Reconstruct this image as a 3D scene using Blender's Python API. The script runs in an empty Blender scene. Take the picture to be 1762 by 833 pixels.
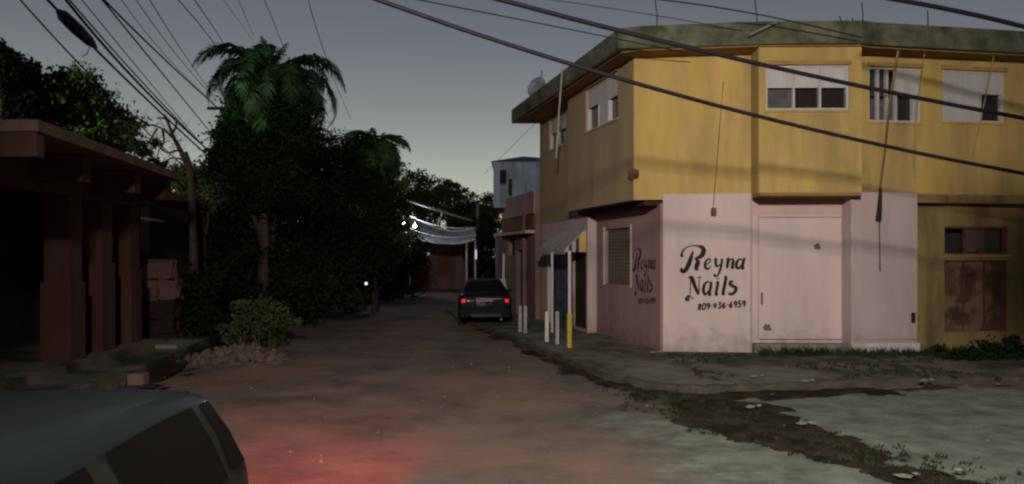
import bpy, bmesh, math, random
import numpy as np
from mathutils import Vector, Matrix
random.seed(7); rng = np.random.default_rng(7)
sc = bpy.context.scene
C = sc.collection
R = math.radians
# ------------------------------------------------------------------ camera
CAMH = 2.24; F = 1300.0; HY = 440.0; HX = 881.0
cam_d = bpy.data.cameras.new('camera'); cam = bpy.data.objects.new('camera', cam_d); C.objects.link(cam)
cam.location = (0, 0, CAMH); cam.rotation_euler = (R(90), 0, 0)
cam_d.sensor_width = 36; cam_d.lens = 36 * F / 1762
cam_d.shift_y = (HY - 416.5) / 1762
cam_d.clip_end = 2000; cam_d.clip_start = 0.05
sc.camera = cam
sc.view_settings.view_transform = 'Standard'; sc.view_settings.look = 'None'
sc.view_settings.exposure = 0; sc.view_settings.gamma = 1
sc.cycles.use_denoising = True
sc.cycles.max_bounces = 6
sc.cycles.filter_width = 2.3          # a soft hand-held night picture
# ------------------------------------------------------------------ sky: dusk, afterglow down the street
w = bpy.data.worlds.new('World'); sc.world = w; w.use_nodes = True
nt = w.node_tree; N = nt.nodes; L = nt.links
bg = N['Background']; bg.inputs[1].default_value = 1.28
tc = N.new('ShaderNodeTexCoord'); sep = N.new('ShaderNodeSeparateXYZ'); L.new(tc.outputs['Generated'], sep.inputs[0])
cr = N.new('ShaderNodeValToRGB'); L.new(sep.outputs[2], cr.inputs[0])
els = [(0.0, (.44, .43, .30)), (.05, (.40, .41, .31)), (.10, (.30, .325, .275)), (.17, (.19, .21, .205)),
       (.25, (.125, .138, .155)), (.34, (.088, .098, .122)), (.6, (.05, .058, .078)), (1.0, (.032, .038, .055))]
e = cr.color_ramp.elements
e[0].position = els[0][0]; e[0].color = (*els[0][1], 1); e[1].position = 1; e[1].color = (*els[-1][1], 1)
for p, c in els[1:-1]:
    q = e.new(p); q.color = (*c, 1)
dot = N.new('ShaderNodeVectorMath'); dot.operation = 'DOT_PRODUCT'; L.new(tc.outputs['Generated'], dot.inputs[0])
dot.inputs[1].default_value = Vector((-.12, .99, 0)).normalized()
mr = N.new('ShaderNodeMapRange'); L.new(dot.outputs['Value'], mr.inputs[0])
mr.inputs[1].default_value = -1; mr.inputs[2].default_value = 1; mr.inputs[3].default_value = .22; mr.inputs[4].default_value = 1.03
pw = N.new('ShaderNodeMath'); pw.operation = 'POWER'; L.new(mr.outputs[0], pw.inputs[0]); pw.inputs[1].default_value = 1.6
mul = N.new('ShaderNodeVectorMath'); mul.operation = 'SCALE'; L.new(cr.outputs[0], mul.inputs[0]); L.new(pw.outputs[0], mul.inputs['Scale'])
L.new(mul.outputs[0], bg.inputs[0])

# ------------------------------------------------------------------ helpers
def V(*a): return Vector(a)
def W(px, py, Z):
    "world point seen at photo pixel px,py at depth Z"
    return Vector(((px - HX) / F * Z, Z, CAMH - (py - HY) / F * Z))
def thing(name, label, cat, loc=(0, 0, 0), rotz=0, group=None, kind=None):
    o = bpy.data.objects.new(name, None); C.objects.link(o); o.location = loc; o.rotation_euler = (0, 0, rotz)
    o.empty_display_size = .1
    return tag(o, label, cat, group, kind)
def tag(o, label=None, cat=None, group=None, kind=None):
    if label: o['label'] = label
    if cat: o['category'] = cat
    if group: o['group'] = group
    if kind: o['kind'] = kind
    return o
def rootloc(p):
    v = Vector((0, 0, 0))
    while p is not None:
        v += Vector(p.location); p = p.parent
    return v
def obj(name, bm, mat, parent=None, smooth=False, label=None, kind=None):
    me = bpy.data.meshes.new(name)
    if isinstance(bm, bmesh.types.BMesh):
        bmesh.ops.recalc_face_normals(bm, faces=bm.faces)
        bm.to_mesh(me); bm.free()
    else:
        me.from_pydata(*bm)
    if parent is not None:
        o_ = rootloc(parent)
        if o_.length > 0: me.transform(Matrix.Translation(-o_))
    o = bpy.data.objects.new(name, me); C.objects.link(o)
    for m in (mat if isinstance(mat, (list, tuple)) else [mat]): me.materials.append(m)
    if smooth: me.shade_smooth()
    if parent is not None: o.parent = parent
    if label: o['label'] = label
    if kind: o['kind'] = kind
    return o
def at_base(o):
    "move a one-mesh thing's origin to the centre of its base"
    me = o.data; n = len(me.vertices); a = np.empty(n * 3); me.vertices.foreach_get('co', a); a = a.reshape(-1, 3)
    p = Vector(((a[:, 0].min() + a[:, 0].max()) / 2, (a[:, 1].min() + a[:, 1].max()) / 2, a[:, 2].min()))
    me.transform(Matrix.Translation(-p)); o.location = p
    return o
def new(): return bmesh.new()
def add_box(bm, x0, x1, y0, y1, z0, z1, bev=0):
    vs = [bm.verts.new(p) for p in ((x0, y0, z0), (x1, y0, z0), (x1, y1, z0), (x0, y1, z0), (x0, y0, z1), (x1, y0, z1), (x1, y1, z1), (x0, y1, z1))]
    fs = [bm.faces.new([vs[i] for i in f]) for f in ((0, 3, 2, 1), (4, 5, 6, 7), (0, 1, 5, 4), (1, 2, 6, 5), (2, 3, 7, 6), (3, 0, 4, 7))]
    if bev: bmesh.ops.bevel(bm, geom=list({e for f in fs for e in f.edges}), offset=bev, segments=2, profile=.6, affect='EDGES')
    return vs
def add_hex(bm, pts):
    "8 points: bottom 4 then top 4"
    vs = [bm.verts.new(p) for p in pts]
    for f in ((0, 3, 2, 1), (4, 5, 6, 7), (0, 1, 5, 4), (1, 2, 6, 5), (2, 3, 7, 6), (3, 0, 4, 7)): bm.faces.new([vs[i] for i in f])
def add_prism(bm, poly, z0, z1):
    lo = [bm.verts.new((x, y, z0)) for x, y in poly]; hi = [bm.verts.new((x, y, z1)) for x, y in poly]
    bm.faces.new(lo[::-1]); bm.faces.new(hi); n = len(poly)
    for i in range(n): bm.faces.new([lo[i], lo[(i + 1) % n], hi[(i + 1) % n], hi[i]])
def add_tube(bm, pts, rad, seg=8, cap=True):
    pts = [Vector(p) for p in pts]; n = len(pts)
    if not hasattr(rad, '__len__'): rad = [rad] * n
    rings = []; up = None
    for i, p in enumerate(pts):
        t = (pts[min(i + 1, n - 1)] - pts[max(i - 1, 0)]).normalized()
        if up is None:
            up = Vector((0, 0, 1)) if abs(t.z) < .9 else Vector((1, 0, 0))
        a = t.cross(up)
        if a.length < 1e-4: a = t.orthogonal()
        a.normalize(); b = a.cross(t).normalized(); up = b
        rings.append([bm.verts.new(p + (a * math.cos(2 * math.pi * k / seg) + b * math.sin(2 * math.pi * k / seg)) * rad[i]) for k in range(seg)])
    for i in range(n - 1):
        for k in range(seg):
            bm.faces.new([rings[i][k], rings[i][(k + 1) % seg], rings[i + 1][(k + 1) % seg], rings[i + 1][k]])
    if cap:
        bm.faces.new(rings[0][::-1]); bm.faces.new(rings[-1])
def catmull(pts, k=6):
    P = [np.array(p, float) for p in pts]
    if len(P) < 3: return [tuple(P[0] + (P[1] - P[0]) * t) for t in np.linspace(0, 1, k + 1)]
    P = [2 * P[0] - P[1]] + P + [2 * P[-1] - P[-2]]; out = []
    for i in range(1, len(P) - 2):
        for j in range(k):
            t = j / k; a, b, c, d = P[i - 1:i + 3]
            out.append(tuple(.5 * (2 * b + (c - a) * t + (2 * a - 5 * b + 4 * c - d) * t * t + (3 * b - a - 3 * c + d) * t ** 3)))
    out.append(tuple(P[-2])); return out

class Face:
    "a vertical plane from p0 to p1 in plan; s runs along it, n points at the street"
    def __init__(s, x0, y0, x1, y1):
        s.o = Vector((x0, y0, 0)); d = Vector((x1 - x0, y1 - y0, 0)); s.len = d.length; s.d = d.normalized()
        s.n = Vector((s.d.y, -s.d.x, 0))
        if s.n.dot(-s.o) < 0 and s.n.y > 0: s.n = -s.n
    def P(s, a, z, n=0): return s.o + s.d * a + s.n * n + Vector((0, 0, z))
    def hit(s, px, py):
        u = (px - HX) / F
        # o.x + d.x a = u (o.y + d.y a)
        a = (u * s.o.y - s.o.x) / (s.d.x - u * s.d.y); Z = s.o.y + s.d.y * a
        return a, CAMH - (py - HY) / F * Z
    def S(s, px): return s.hit(px, HY)[0]
def fbox(bm, f, s0, s1, z0, z1, n0, n1):
    add_hex(bm, [f.P(s0, z0, n0), f.P(s1, z0, n0), f.P(s1, z0, n1), f.P(s0, z0, n1), f.P(s0, z1, n0), f.P(s1, z1, n0), f.P(s1, z1, n1), f.P(s0, z1, n1)])
def wallmesh(f, s0, s1, z0, z1, th, opens=()):
    "thick wall with rectangular openings, front skin at n=0, back at n=-th"
    ss = sorted({s0, s1, *[o[i] for o in opens for i in (0, 1)]}); zs = sorted({z0, z1, *[o[i] for o in opens for i in (2, 3)]})
    bm = new(); vc = {}
    def v(a, z, n):
        k = (round(a, 5), round(z, 5), n)
        if k not in vc: vc[k] = bm.verts.new(f.P(a, z, n))
        return vc[k]
    solid = {}
    for i in range(len(ss) - 1):
        for j in range(len(zs) - 1):
            cs, cz = (ss[i] + ss[i + 1]) / 2, (zs[j] + zs[j + 1]) / 2
            solid[i, j] = not any(o[0] < cs < o[1] and o[2] < cz < o[3] for o in opens)
    for (i, j), k in solid.items():
        if not k: continue
        a, b, c, d = ss[i], ss[i + 1], zs[j], zs[j + 1]
        bm.faces.new([v(a, c, 0), v(b, c, 0), v(b, d, 0), v(a, d, 0)]); bm.faces.new([v(a, d, -th), v(b, d, -th), v(b, c, -th), v(a, c, -th)])
        for (di, dj, q) in ((-1, 0, (a, c, a, d)), (1, 0, (b, c, b, d)), (0, -1, (a, c, b, c)), (0, 1, (a, d, b, d))):
            if not solid.get((i + di, j + dj), False):
                bm.faces.new([v(q[0], q[1], 0), v(q[2], q[3], 0), v(q[2], q[3], -th), v(q[0], q[1], -th)])
    return bm
# ------------------------------------------------------------------ materials
def mat(name, col, rough=.85, var=.25, scale=3., bump=.15, bscale=25., col2=None, stain=None, metal=0, emit=None, estr=0, spec=.3, streak=False, coat=0, thr=(.45,.7), grime=None):
    m = bpy.data.materials.new(name); m.use_nodes = True; t = m.node_tree; n = t.nodes; l = t.links
    b = n['Principled BSDF']; b.inputs['Roughness'].default_value = rough; b.inputs['Metallic'].default_value = metal
    b.inputs['Specular IOR Level'].default_value = spec; b.inputs['Coat Weight'].default_value = coat; b.inputs['Coat Roughness'].default_value = .12
    geo = n.new('ShaderNodeNewGeometry')
    no = n.new('ShaderNodeTexNoise'); no.inputs['Scale'].default_value = scale; no.inputs['Detail'].default_value = 8; no.inputs['Roughness'].default_value = .65
    if streak:
        mp = n.new('ShaderNodeMapping'); mp.inputs['Scale'].default_value = (1, 1, .18); l.new(geo.outputs['Position'], mp.inputs[0]); l.new(mp.outputs[0], no.inputs[0])
    else: l.new(geo.outputs['Position'], no.inputs[0])
    r = n.new('ShaderNodeValToRGB'); l.new(no.outputs[0], r.inputs[0])
    c2 = col2 if col2 else tuple(c * (1 - var) for c in col)
    r.color_ramp.elements[0].position = .35; r.color_ramp.elements[0].color = (*c2, 1)
    r.color_ramp.elements[1].position = .62; r.color_ramp.elements[1].color = (*[min(1, c * (1 + var * .3)) for c in col], 1)
    out = r.outputs[0]
    if stain:
        s2 = n.new('ShaderNodeTexNoise'); s2.inputs['Scale'].default_value = stain[1]; s2.inputs['Detail'].default_value = 6; s2.inputs['Roughness'].default_value = .6
        mp2 = n.new('ShaderNodeMapping'); mp2.inputs['Location'].default_value = (11, 3, 7)
        mp2.inputs['Scale'].default_value = (1, 1, .2 if streak else 1)
        l.new(geo.outputs['Position'], mp2.inputs[0]); l.new(mp2.outputs[0], s2.inputs[0])
        r2 = n.new('ShaderNodeValToRGB'); l.new(s2.outputs[0], r2.inputs[0]); r2.color_ramp.elements[0].position = thr[0]; r2.color_ramp.elements[1].position = thr[1]
        mx = n.new('ShaderNodeMix'); mx.data_type = 'RGBA'; l.new(r2.outputs[0], mx.inputs[0]); l.new(out, mx.inputs[6]); mx.inputs[7].default_value = (*stain[0], 1)
        out = mx.outputs[2]
    if grime:      # splash dirt near the ground
        sp_ = n.new('ShaderNodeSeparateXYZ'); l.new(geo.outputs['Position'], sp_.inputs[0]); n3 = n.new('ShaderNodeTexNoise'); n3.inputs['Scale'].default_value = 4.5; n3.inputs['Detail'].default_value = 7; l.new(geo.outputs['Position'], n3.inputs[0])
        ma = n.new('ShaderNodeMath'); ma.operation = 'MULTIPLY_ADD'; l.new(n3.outputs[0], ma.inputs[0]); ma.inputs[1].default_value = -1.3; l.new(sp_.outputs[2], ma.inputs[2])
        mr = n.new('ShaderNodeMapRange'); l.new(ma.outputs[0], mr.inputs[0]); mr.inputs[1].default_value = -.62; mr.inputs[2].default_value = -.05; mr.inputs[3].default_value = .42; mr.inputs[4].default_value = 0
        m3 = n.new('ShaderNodeMix'); m3.data_type = 'RGBA'; l.new(mr.outputs[0], m3.inputs[0]); l.new(out, m3.inputs[6]); m3.inputs[7].default_value = (*grime, 1); out = m3.outputs[2]
    l.new(out, b.inputs['Base Color'])
    if bump:
        nb = n.new('ShaderNodeTexNoise'); nb.inputs['Scale'].default_value = bscale; nb.inputs['Detail'].default_value = 5; l.new(geo.outputs['Position'], nb.inputs[0])
        bu = n.new('ShaderNodeBump'); bu.inputs['Strength'].default_value = bump; bu.inputs['Distance'].default_value = .02
        l.new(nb.outputs[0], bu.inputs['Height']); l.new(bu.outputs[0], b.inputs['Normal'])
    if emit: b.inputs['Emission Color'].default_value = (*emit, 1); b.inputs['Emission Strength'].default_value = estr
    return m
M = {}
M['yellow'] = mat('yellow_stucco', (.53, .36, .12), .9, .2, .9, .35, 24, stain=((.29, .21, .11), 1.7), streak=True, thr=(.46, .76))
M['tan'] = mat('greyish_tan_stucco', (.35, .265, .15), .9, .2, 1.5, .25, 30, stain=((.30, .22, .14), 1.1), streak=True)  # greyer, darker tan than the front yellow
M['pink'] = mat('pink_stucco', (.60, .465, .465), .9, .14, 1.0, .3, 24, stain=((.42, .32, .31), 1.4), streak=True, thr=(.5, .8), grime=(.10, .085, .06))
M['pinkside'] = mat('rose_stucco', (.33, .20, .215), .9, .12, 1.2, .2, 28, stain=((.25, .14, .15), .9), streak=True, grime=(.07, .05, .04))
M['pinkdull'] = mat('dull_pink_stucco', (.47, .36, .37), .9, .12, 1.0, .2, 28, stain=((.36, .27, .28), 1.0), streak=True, grime=(.09, .075, .055))
M['salmon'] = mat('salmon_tone', (.56, .38, .36), .9, .1, 2, .1)
M['ochre'] = mat('dirty_ochre_stucco', (.30, .21, .09), .95, .3, 1.4, .3, 22, stain=((.11, .07, .035), 1.3), streak=True, thr=(.5, .72))
M['ochrelite'] = mat('brownish_yellow_trim', (.36, .23, .08), .9, .25, 3)  # brownish yellow of the front lintels
M['slab'] = mat('mossy_concrete', (.145, .145, .105), .95, .4, 2.2, .5, 14, col2=(.07, .075, .045), stain=((.04, .048, .028), 1.6))
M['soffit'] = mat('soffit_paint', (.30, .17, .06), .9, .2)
M['conc'] = mat('concrete', (.20, .19, .17), .95, .3, 3, .4, 18)
M['pebble'] = mat('pebble', (.13, .12, .105), .95, .4, 9)
M['leaflit'] = mat('leaf_lit_tint', (.085, .135, .03), .6, .5, 1.0, 0, spec=.2)  # paler leaf colour stands in for lamplight on these crowns
M['kerb'] = mat('dirty_kerb', (.085, .075, .06), .95, .4, 3, .5, 12, stain=((.03, .026, .02), 1.2))
M['white'] = mat('white_paint', (.52, .485, .50), .7, .12, 5, .1, stain=((.42, .38, .38), 3), streak=True)
M['frame'] = mat('pale_metal_frame', (.50, .47, .48), .5, .15, 8, .05)
M['glass'] = mat('dark_glass', (.03, .022, .024), .12, .2, 6, 0, spec=.5)
M['glass2'] = mat('dusty_glass', (.10, .09, .095), .3, .3, 5, 0, spec=.5)
M['dark'] = mat('dark_interior', (.02, .013, .012), .95, .2)
M['shutter'] = mat('olive_shutter', (.15, .135, .095), .6, .15, 4, .05)
M['blue'] = mat('blue_door_paint', (.075, .10, .15), .6, .4, 4, .1, stain=((.03, .035, .05), 3))
M['black'] = mat('black_sign_paint', (.018, .014, .014), .8, .5, 14, 0)
M['yelpaint'] = mat('yellow_post_paint', (.42, .34, .06), .6, .2)
M['bluewhite'] = mat('weathered_white_post', (.28, .29, .31), .7, .25, 6)
M['stripeY'] = mat('stripe_yellow', (.55, .38, .12), .8, .1)
M['stripeB'] = mat('stripe_navy', (.05, .05, .09), .8, .1)
M['awn'] = mat('awning_canvas', (.38, .36, .35), .85, .25, 4)
M['brown'] = mat('brown_paint', (.16, .06, .045), .85, .3, 3)
M['dusty'] = mat('dusty_rose_wall', (.20, .125, .125), .95, .25, 1.5, .3, 20, stain=((.11, .07, .07), 1.2), streak=True)
M['tank'] = mat('blue_zinc', (.18, .25, .36), .55, .3, 2.5, .1, stain=((.05, .06, .09), 2.2), streak=True)
M['zinc'] = mat('grey_zinc', (.42, .47, .49), .45, .4, 2, .1, stain=((.12, .13, .14), 2), metal=.3)
M['porch'] = mat('porch_paint', (.066, .031, .026), .95, .25, 2, .3, 14, stain=((.08, .05, .05), 1.4), streak=True)
M['porchroof'] = mat('porch_roof_concrete', (.15, .10, .08), .95, .35, 2, .4, 14)
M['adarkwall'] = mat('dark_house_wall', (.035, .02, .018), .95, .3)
M['road'] = mat('worn_asphalt', (.125, .10, .086), .92, .35, .7, .6, 9, col2=(.060, .054, .052), stain=((.23, .13, .098), .3), thr=(.45, .72))  # reddish patches stand in for red tail light on the road
def zone_mix(m, cA, cB):
    t = m.node_tree; n = t.nodes; l = t.links; b = n['Principled BSDF']; old = b.inputs['Base Color'].links[0].from_socket
    at = n.new('ShaderNodeAttribute'); at.attribute_name = 'zone'; geo = n.new('ShaderNodeNewGeometry')
    no = n.new('ShaderNodeTexNoise'); no.inputs['Scale'].default_value = 2.2; no.inputs['Detail'].default_value = 9; no.inputs['Roughness'].default_value = .7; l.new(geo.outputs['Position'], no.inputs[0])
    r = n.new('ShaderNodeValToRGB'); r.color_ramp.elements[0].position = .36; r.color_ramp.elements[0].color = (*cB, 1); r.color_ramp.elements[1].position = .6; r.color_ramp.elements[1].color = (*cA, 1); l.new(no.outputs[0], r.inputs[0])
    # ragged boundary: zone + noise through a steep ramp
    ad = n.new('ShaderNodeMath'); ad.operation = 'ADD'; l.new(at.outputs['Fac'], ad.inputs[0]); l.new(no.outputs[0], ad.inputs[1])
    mr = n.new('ShaderNodeMapRange'); l.new(ad.outputs[0], mr.inputs[0]); mr.inputs[1].default_value = .78; mr.inputs[2].default_value = 1.25
    mx = n.new('ShaderNodeMix'); mx.data_type = 'RGBA'; l.new(mr.outputs[0], mx.inputs[0]); l.new(old, mx.inputs[6]); l.new(r.outputs[0], mx.inputs[7]); l.new(mx.outputs[2], b.inputs['Base Color'])
zone_mix(M['road'], (.175, .205, .165), (.085, .095, .075))
M['earth'] = mat('ground_earth', (.07, .06, .045), .95, .4, .5, .6, 6)
M['apron'] = mat('pale_concrete_apron', (.22, .27, .215), .9, .3, 1.2, .4, 12, col2=(.13, .155, .125), stain=((.05, .045, .038), .9), thr=(.52, .72))
M['walk'] = mat('sidewalk_concrete', (.15, .14, .11), .95, .4, 1.6, .6, 8, stain=((.03, .04, .02), .9), thr=(.45, .6))
M['mud'] = mat('dark_mud', (.022, .017, .012), .98, .5, 3, 1.0, 12, stain=((.05, .04, .028), 2.4), spec=.1)
M['rubble'] = mat('rubble_dirt', (.115, .09, .072), .95, .45, 4, .8, 10)
M['leaf'] = mat('leaf_green', (.05, .085, .02), .6, .45, 1.2, 0, spec=.2)
M['leafdark'] = mat('leaf_dark', (.014, .026, .010), .95, .5, .8, 0, spec=.03)
M['leafolive'] = mat('leaf_olive', (.06, .075, .03), .7, .5, .8, 0, spec=.15)
M['palm'] = mat('palm_green', (.035, .085, .03), .5, .4, 2, 0, spec=.3)
M['bark'] = mat('bark', (.06, .045, .035), .95, .4, 6, .8, 14)
M['wire'] = mat('cable_rubber', (.012, .012, .014), .6, .1, bump=0)
M['carblack'] = mat('car_paint_black', (.005, .005, .006), .6, .1, 3, 0, spec=.12, coat=.05)
M['cardark'] = mat('car_paint_slate', (.010, .014, .013), .42, .12, 3, 0, spec=.3, coat=.24)
M['carglass'] = mat('car_glass', (.006, .006, .006), .45, .1, 3, 0, spec=.08)
M['rubber'] = mat('tyre_rubber', (.02, .02, .02), .9, .2, 10, .2)
M['rim'] = mat('wheel_rim', (.35, .35, .36), .35, .1, metal=.8, bump=0)
M['plate'] = mat('number_plate', (.26, .23, .24), .5, .3, 30, 0)
M['tail'] = mat('tail_lamp_lit', (.5, .01, .01), .3, .1, bump=0, emit=(1, .02, .03), estr=.75)
M['tailnear'] = mat('tail_lamp_near', (.3, .01, .01), .3, .1, bump=0, emit=(1, .02, .03), estr=.25)
M['taildim'] = mat('tail_lamp_lens', (.10, .006, .008), .25, .1, bump=0)
M['red'] = mat('red_plastic', (.26, .012, .012), .45, .2, 5, .05, spec=.4)
M['redtube'] = mat('dark_red_tube', (.12, .02, .016), .5, .2)
M['mirror'] = mat('mirror_glass', (.45, .32, .30), .25, .1, bump=0, metal=.5)
M['chrome'] = mat('chrome', (.5, .5, .52), .2, .05, bump=0, metal=1)
M['bluecold'] = mat('lamp_cold', (.8, .9, .9), .5, 0, bump=0, emit=(.75, 1, .92), estr=25)
M['warmlamp'] = mat('lamp_warm', (.9, .85, .8), .5, 0, bump=0, emit=(1, .93, .85), estr=70)
M['coldlow'] = mat('lamp_cold_low', (.8, .9, .9), .5, 0, bump=0, emit=(.75, 1, .92), estr=1.2)
M['street'] = mat('street_lamp_glass', (.9, .9, .85), .5, 0, bump=0, emit=(1, .93, .82), estr=12)
M['weed'] = mat('weed_green', (.028, .036, .016), .8, .5, 2, 0, spec=.1)
M['litter'] = mat('pale_litter', (.21, .22, .18), .8, .3, 9)
M['tarp'] = mat('pale_pink_cloth', (.14, .088, .085), .9, .25, 3)

# ------------------------------------------------------------------ the street lamp behind the camera that lights the corner
lp = thing('street_lamp', 'tall street lamp on a grey pole behind the viewpoint lighting the corner', 'street lamp', (-1.2, -5.0, 0))
b_ = new(); add_tube(b_, [(-1.2, -5, 0), (-1.2, -5, 7.6)], [.11, .07]); obj('pole', b_, M['conc'], lp, True)
b_ = new(); add_tube(b_, [(-1.2, -5, 7.5), (-1.0, -4.6, 7.9), (-.6, -3.7, 8.0)], .035); obj('arm', b_, M['zinc'], lp, True)
b_ = new(); add_box(b_, -.75, -.45, -3.9, -3.2, 7.96, 8.06, .02); obj('lamp_head', b_, M['zinc'], lp)
b_ = new(); add_box(b_, -.70, -.50, -3.7, -3.25, 7.93, 7.955); obj('lamp_glass', b_, M['street'], lp)
sl = bpy.data.lights.new('street_light', 'SPOT'); sl.energy = 13800; sl.color = (1, .92, .80); sl.spot_size = R(84); sl.spot_blend = 1.0; sl.shadow_soft_size = .42
so = bpy.data.objects.new('street_light', sl); C.objects.link(so); so.location = (-.6, -3.5, 7.85)
so.rotation_euler = (Vector((3.1, 14.0, 0.9)) - so.location).to_track_quat('-Z', 'Y').to_euler()

# a second street lamp further down on the left, outside the picture, that tints the tree tops green
l2 = thing('street_lamp', 'street lamp outside the picture on the left beyond the porch building', 'street lamp', (-17, 9.5, 0))
b_ = new(); add_tube(b_, [(-17, 9.5, 0), (-17, 9.5, 9.2)], [.11, .07]); obj('pole', b_, M['conc'], l2, True)
b_ = new(); add_box(b_, -17.1, -16.8, 9.6, 10.3, 9.2, 9.3, .02); obj('lamp_head', b_, M['zinc'], l2)
b_ = new(); add_box(b_, -17.06, -16.84, 9.75, 10.2, 9.16, 9.195); obj('lamp_glass', b_, M['street'], l2)
s2 = bpy.data.lights.new('side_street_light', 'SPOT'); s2.energy = 3600; s2.color = (.85, 1, .72); s2.spot_size = R(62); s2.spot_blend = .8; s2.shadow_soft_size = .1
o2_ = bpy.data.objects.new('side_street_light', s2); C.objects.link(o2_); o2_.location = (-16.95, 10.0, 9.1)
o2_.rotation_euler = (Vector((-12.5, 24, 7.2)) - o2_.location).to_track_quat('-Z', 'Y').to_euler()

# ------------------------------------------------------------------ ground
def fbm(x, y, s=1., seed=0):
    v = 0
    for k, (fr, am) in enumerate(((1, 1), (2.1, .5), (4.3, .25), (9.1, .12))):
        v = v + am * np.sin(fr * s * x + 1.7 * k + seed + 1.3 * np.sin(fr * s * y * .8 + seed * 2 + k)) * np.cos(fr * s * y * 1.1 + 2.3 * k + seed)
    return v
def sheet(name, xs, ys, zf, m, maskf=None, parent=None, kind='structure'):
    X, Y = np.meshgrid(xs, ys); Z = zf(X, Y); nx, ny = len(xs), len(ys)
    vs = np.stack([X.ravel(), Y.ravel(), Z.ravel()], 1)
    fs = []
    keep = maskf(X, Y) if maskf is not None else np.ones_like(X, bool)
    for j in range(ny - 1):
        for i in range(nx - 1):
            if keep[j, i] and keep[j + 1, i] and keep[j, i + 1] and keep[j + 1, i + 1]:
                a = j * nx + i; fs.append((a, a + 1, a + nx + 1, a + nx))
    o = obj(name, (vs.tolist(), [], fs), m, parent, True, kind=kind)
    return o
g = new(); add_box(g, -500, 500, -60, 900, -.6, -.05); gr = obj('ground', g, M['earth'], kind='structure')
RL = lambda y: np.where(y > 16, -3.6 - .26 * (y - 16) + 1.5 * np.clip((y - 24) / 14, 0, 1) ** 2, -30.)   # left road edge
RR = lambda y: np.where(y > 15.5, 1.2 - .26 * (y - 16.2) - .2, 30.)
def roadz(x, y): return .012 * fbm(x, y, .9) + .006 * fbm(x, y, 3.1, 2)
def roadmask(x, y):
    left = np.where(y < 14, -6.3 + .12 * (14 - y), np.maximum(-6.2 - .2 * (y - 14), -9.5)) + .12 * np.sin(y * 1.7) + .1 * np.sin(y * 4.1)
    right = np.where(y > 15, np.maximum(.95 - .26 * (y - 16.2), -2.2), 40)
    return (x > left) & (x < right)
def strip_c(y):      # centre line of the mud strip: x at depth y
    return np.interp(y, [4, 7.4, 9, 11.2, 13, 16], [7.2, 4.35, 3.45, 2.35, 1.9, .95])
def sstep(x, a, b): t = np.clip((x - a) / (b - a), 0, 1); return t * t * (3 - 2 * t)
def zone_conc(x, y):
    "0..1 where the side street is pale concrete instead of asphalt"
    ed = .5 * fbm(x, y, 1.1, 3) + .2 * fbm(x, y, 3.7, 1)
    r_ = sstep(x - strip_c(y), .1, .5) * sstep(13.4 - y + .5 * ed - .03 * x, 0, .7)
    l_ = sstep(x - (1.3 + (y - 7) * .12) + .8 * ed, -1.5, 1.5) * sstep(10.9 - y + .8 * ed, -.6, 1.3)
    return np.clip(np.maximum(r_, l_), 0, 1)
def road_sheet(name, xs, ys, mask):
    o = sheet(name, xs, ys, roadz, M['road'], mask); me = o.data; n_ = len(me.vertices); c_ = np.empty(n_ * 3); me.vertices.foreach_get('co', c_); c_ = c_.reshape(-1, 3)
    at = me.attributes.new('zone', 'FLOAT', 'POINT'); at.data.foreach_set('value', zone_conc(c_[:, 0], c_[:, 1]).astype(np.float32)); return o
road_sheet('road', np.concatenate([np.arange(-16, -4, .25), np.arange(-4, 10, .1), np.arange(10, 26, .25)]), np.concatenate([np.arange(-8, 4, .25), np.arange(4, 18, .1), np.arange(18, 66, .25)]), roadmask)
# sidewalk round the corner
FRY = lambda x: 16.68 + .12 * (5.38 - x)
walk = [(.95, 16.4), (1.5, 14.6), (2.15, 12.95), (2.9, 12.35), (4.2, 12.5), (7.0, 13.1), (10, 13.4), (24, 14.2), (24, 19), (8, 19), (3.6, 24), (2.0, 30), (1.6, 44), (-2.3, 44), (-2.1, 28)]
b_ = new(); add_prism(b_, walk, -.3, .10); sw = obj('sidewalk', b_, M['walk'], kind='structure')
kerb = catmull([(-2.3, 44), (-2.1, 28), (-.55, 22), (.95, 16.4), (1.5, 14.6), (2.15, 12.95), (2.9, 12.35), (4.2, 12.5), (7.0, 13.1), (10, 13.4), (24, 14.2)], 10)
kp = []
for (x, y) in kerb: kp.append((x, y))
b_ = new()
for i in range(len(kp) - 1):
    (x0, y0), (x1, y1) = kp[i], kp[i + 1]; d = Vector((x1 - x0, y1 - y0, 0)); L_ = d.length
    if L_ < 1e-4: continue
    n_ = Vector((d.y, -d.x, 0)) / L_
    if n_.y > 0 and i > 45: n_ = -n_
    h = .125 + .012 * math.sin(i * 1.7)
    P0, P1 = Vector((x0, y0, 0)), Vector((x1, y1, 0)); up = Vector((0, 0, 1))
    add_hex(b_, [P0 - n_ * .08 - up * .2, P1 - n_ * .08 - up * .2, P1 + n_ * .07 - up * .2, P0 + n_ * .07 - up * .2,
                 P0 - n_ * .08 + up * h, P1 - n_ * .08 + up * h, P1 + n_ * .06 + up * (h - .01), P0 + n_ * .06 + up * (h - .01)])
obj('kerb', b_, M['kerb'], kind='structure')
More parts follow.
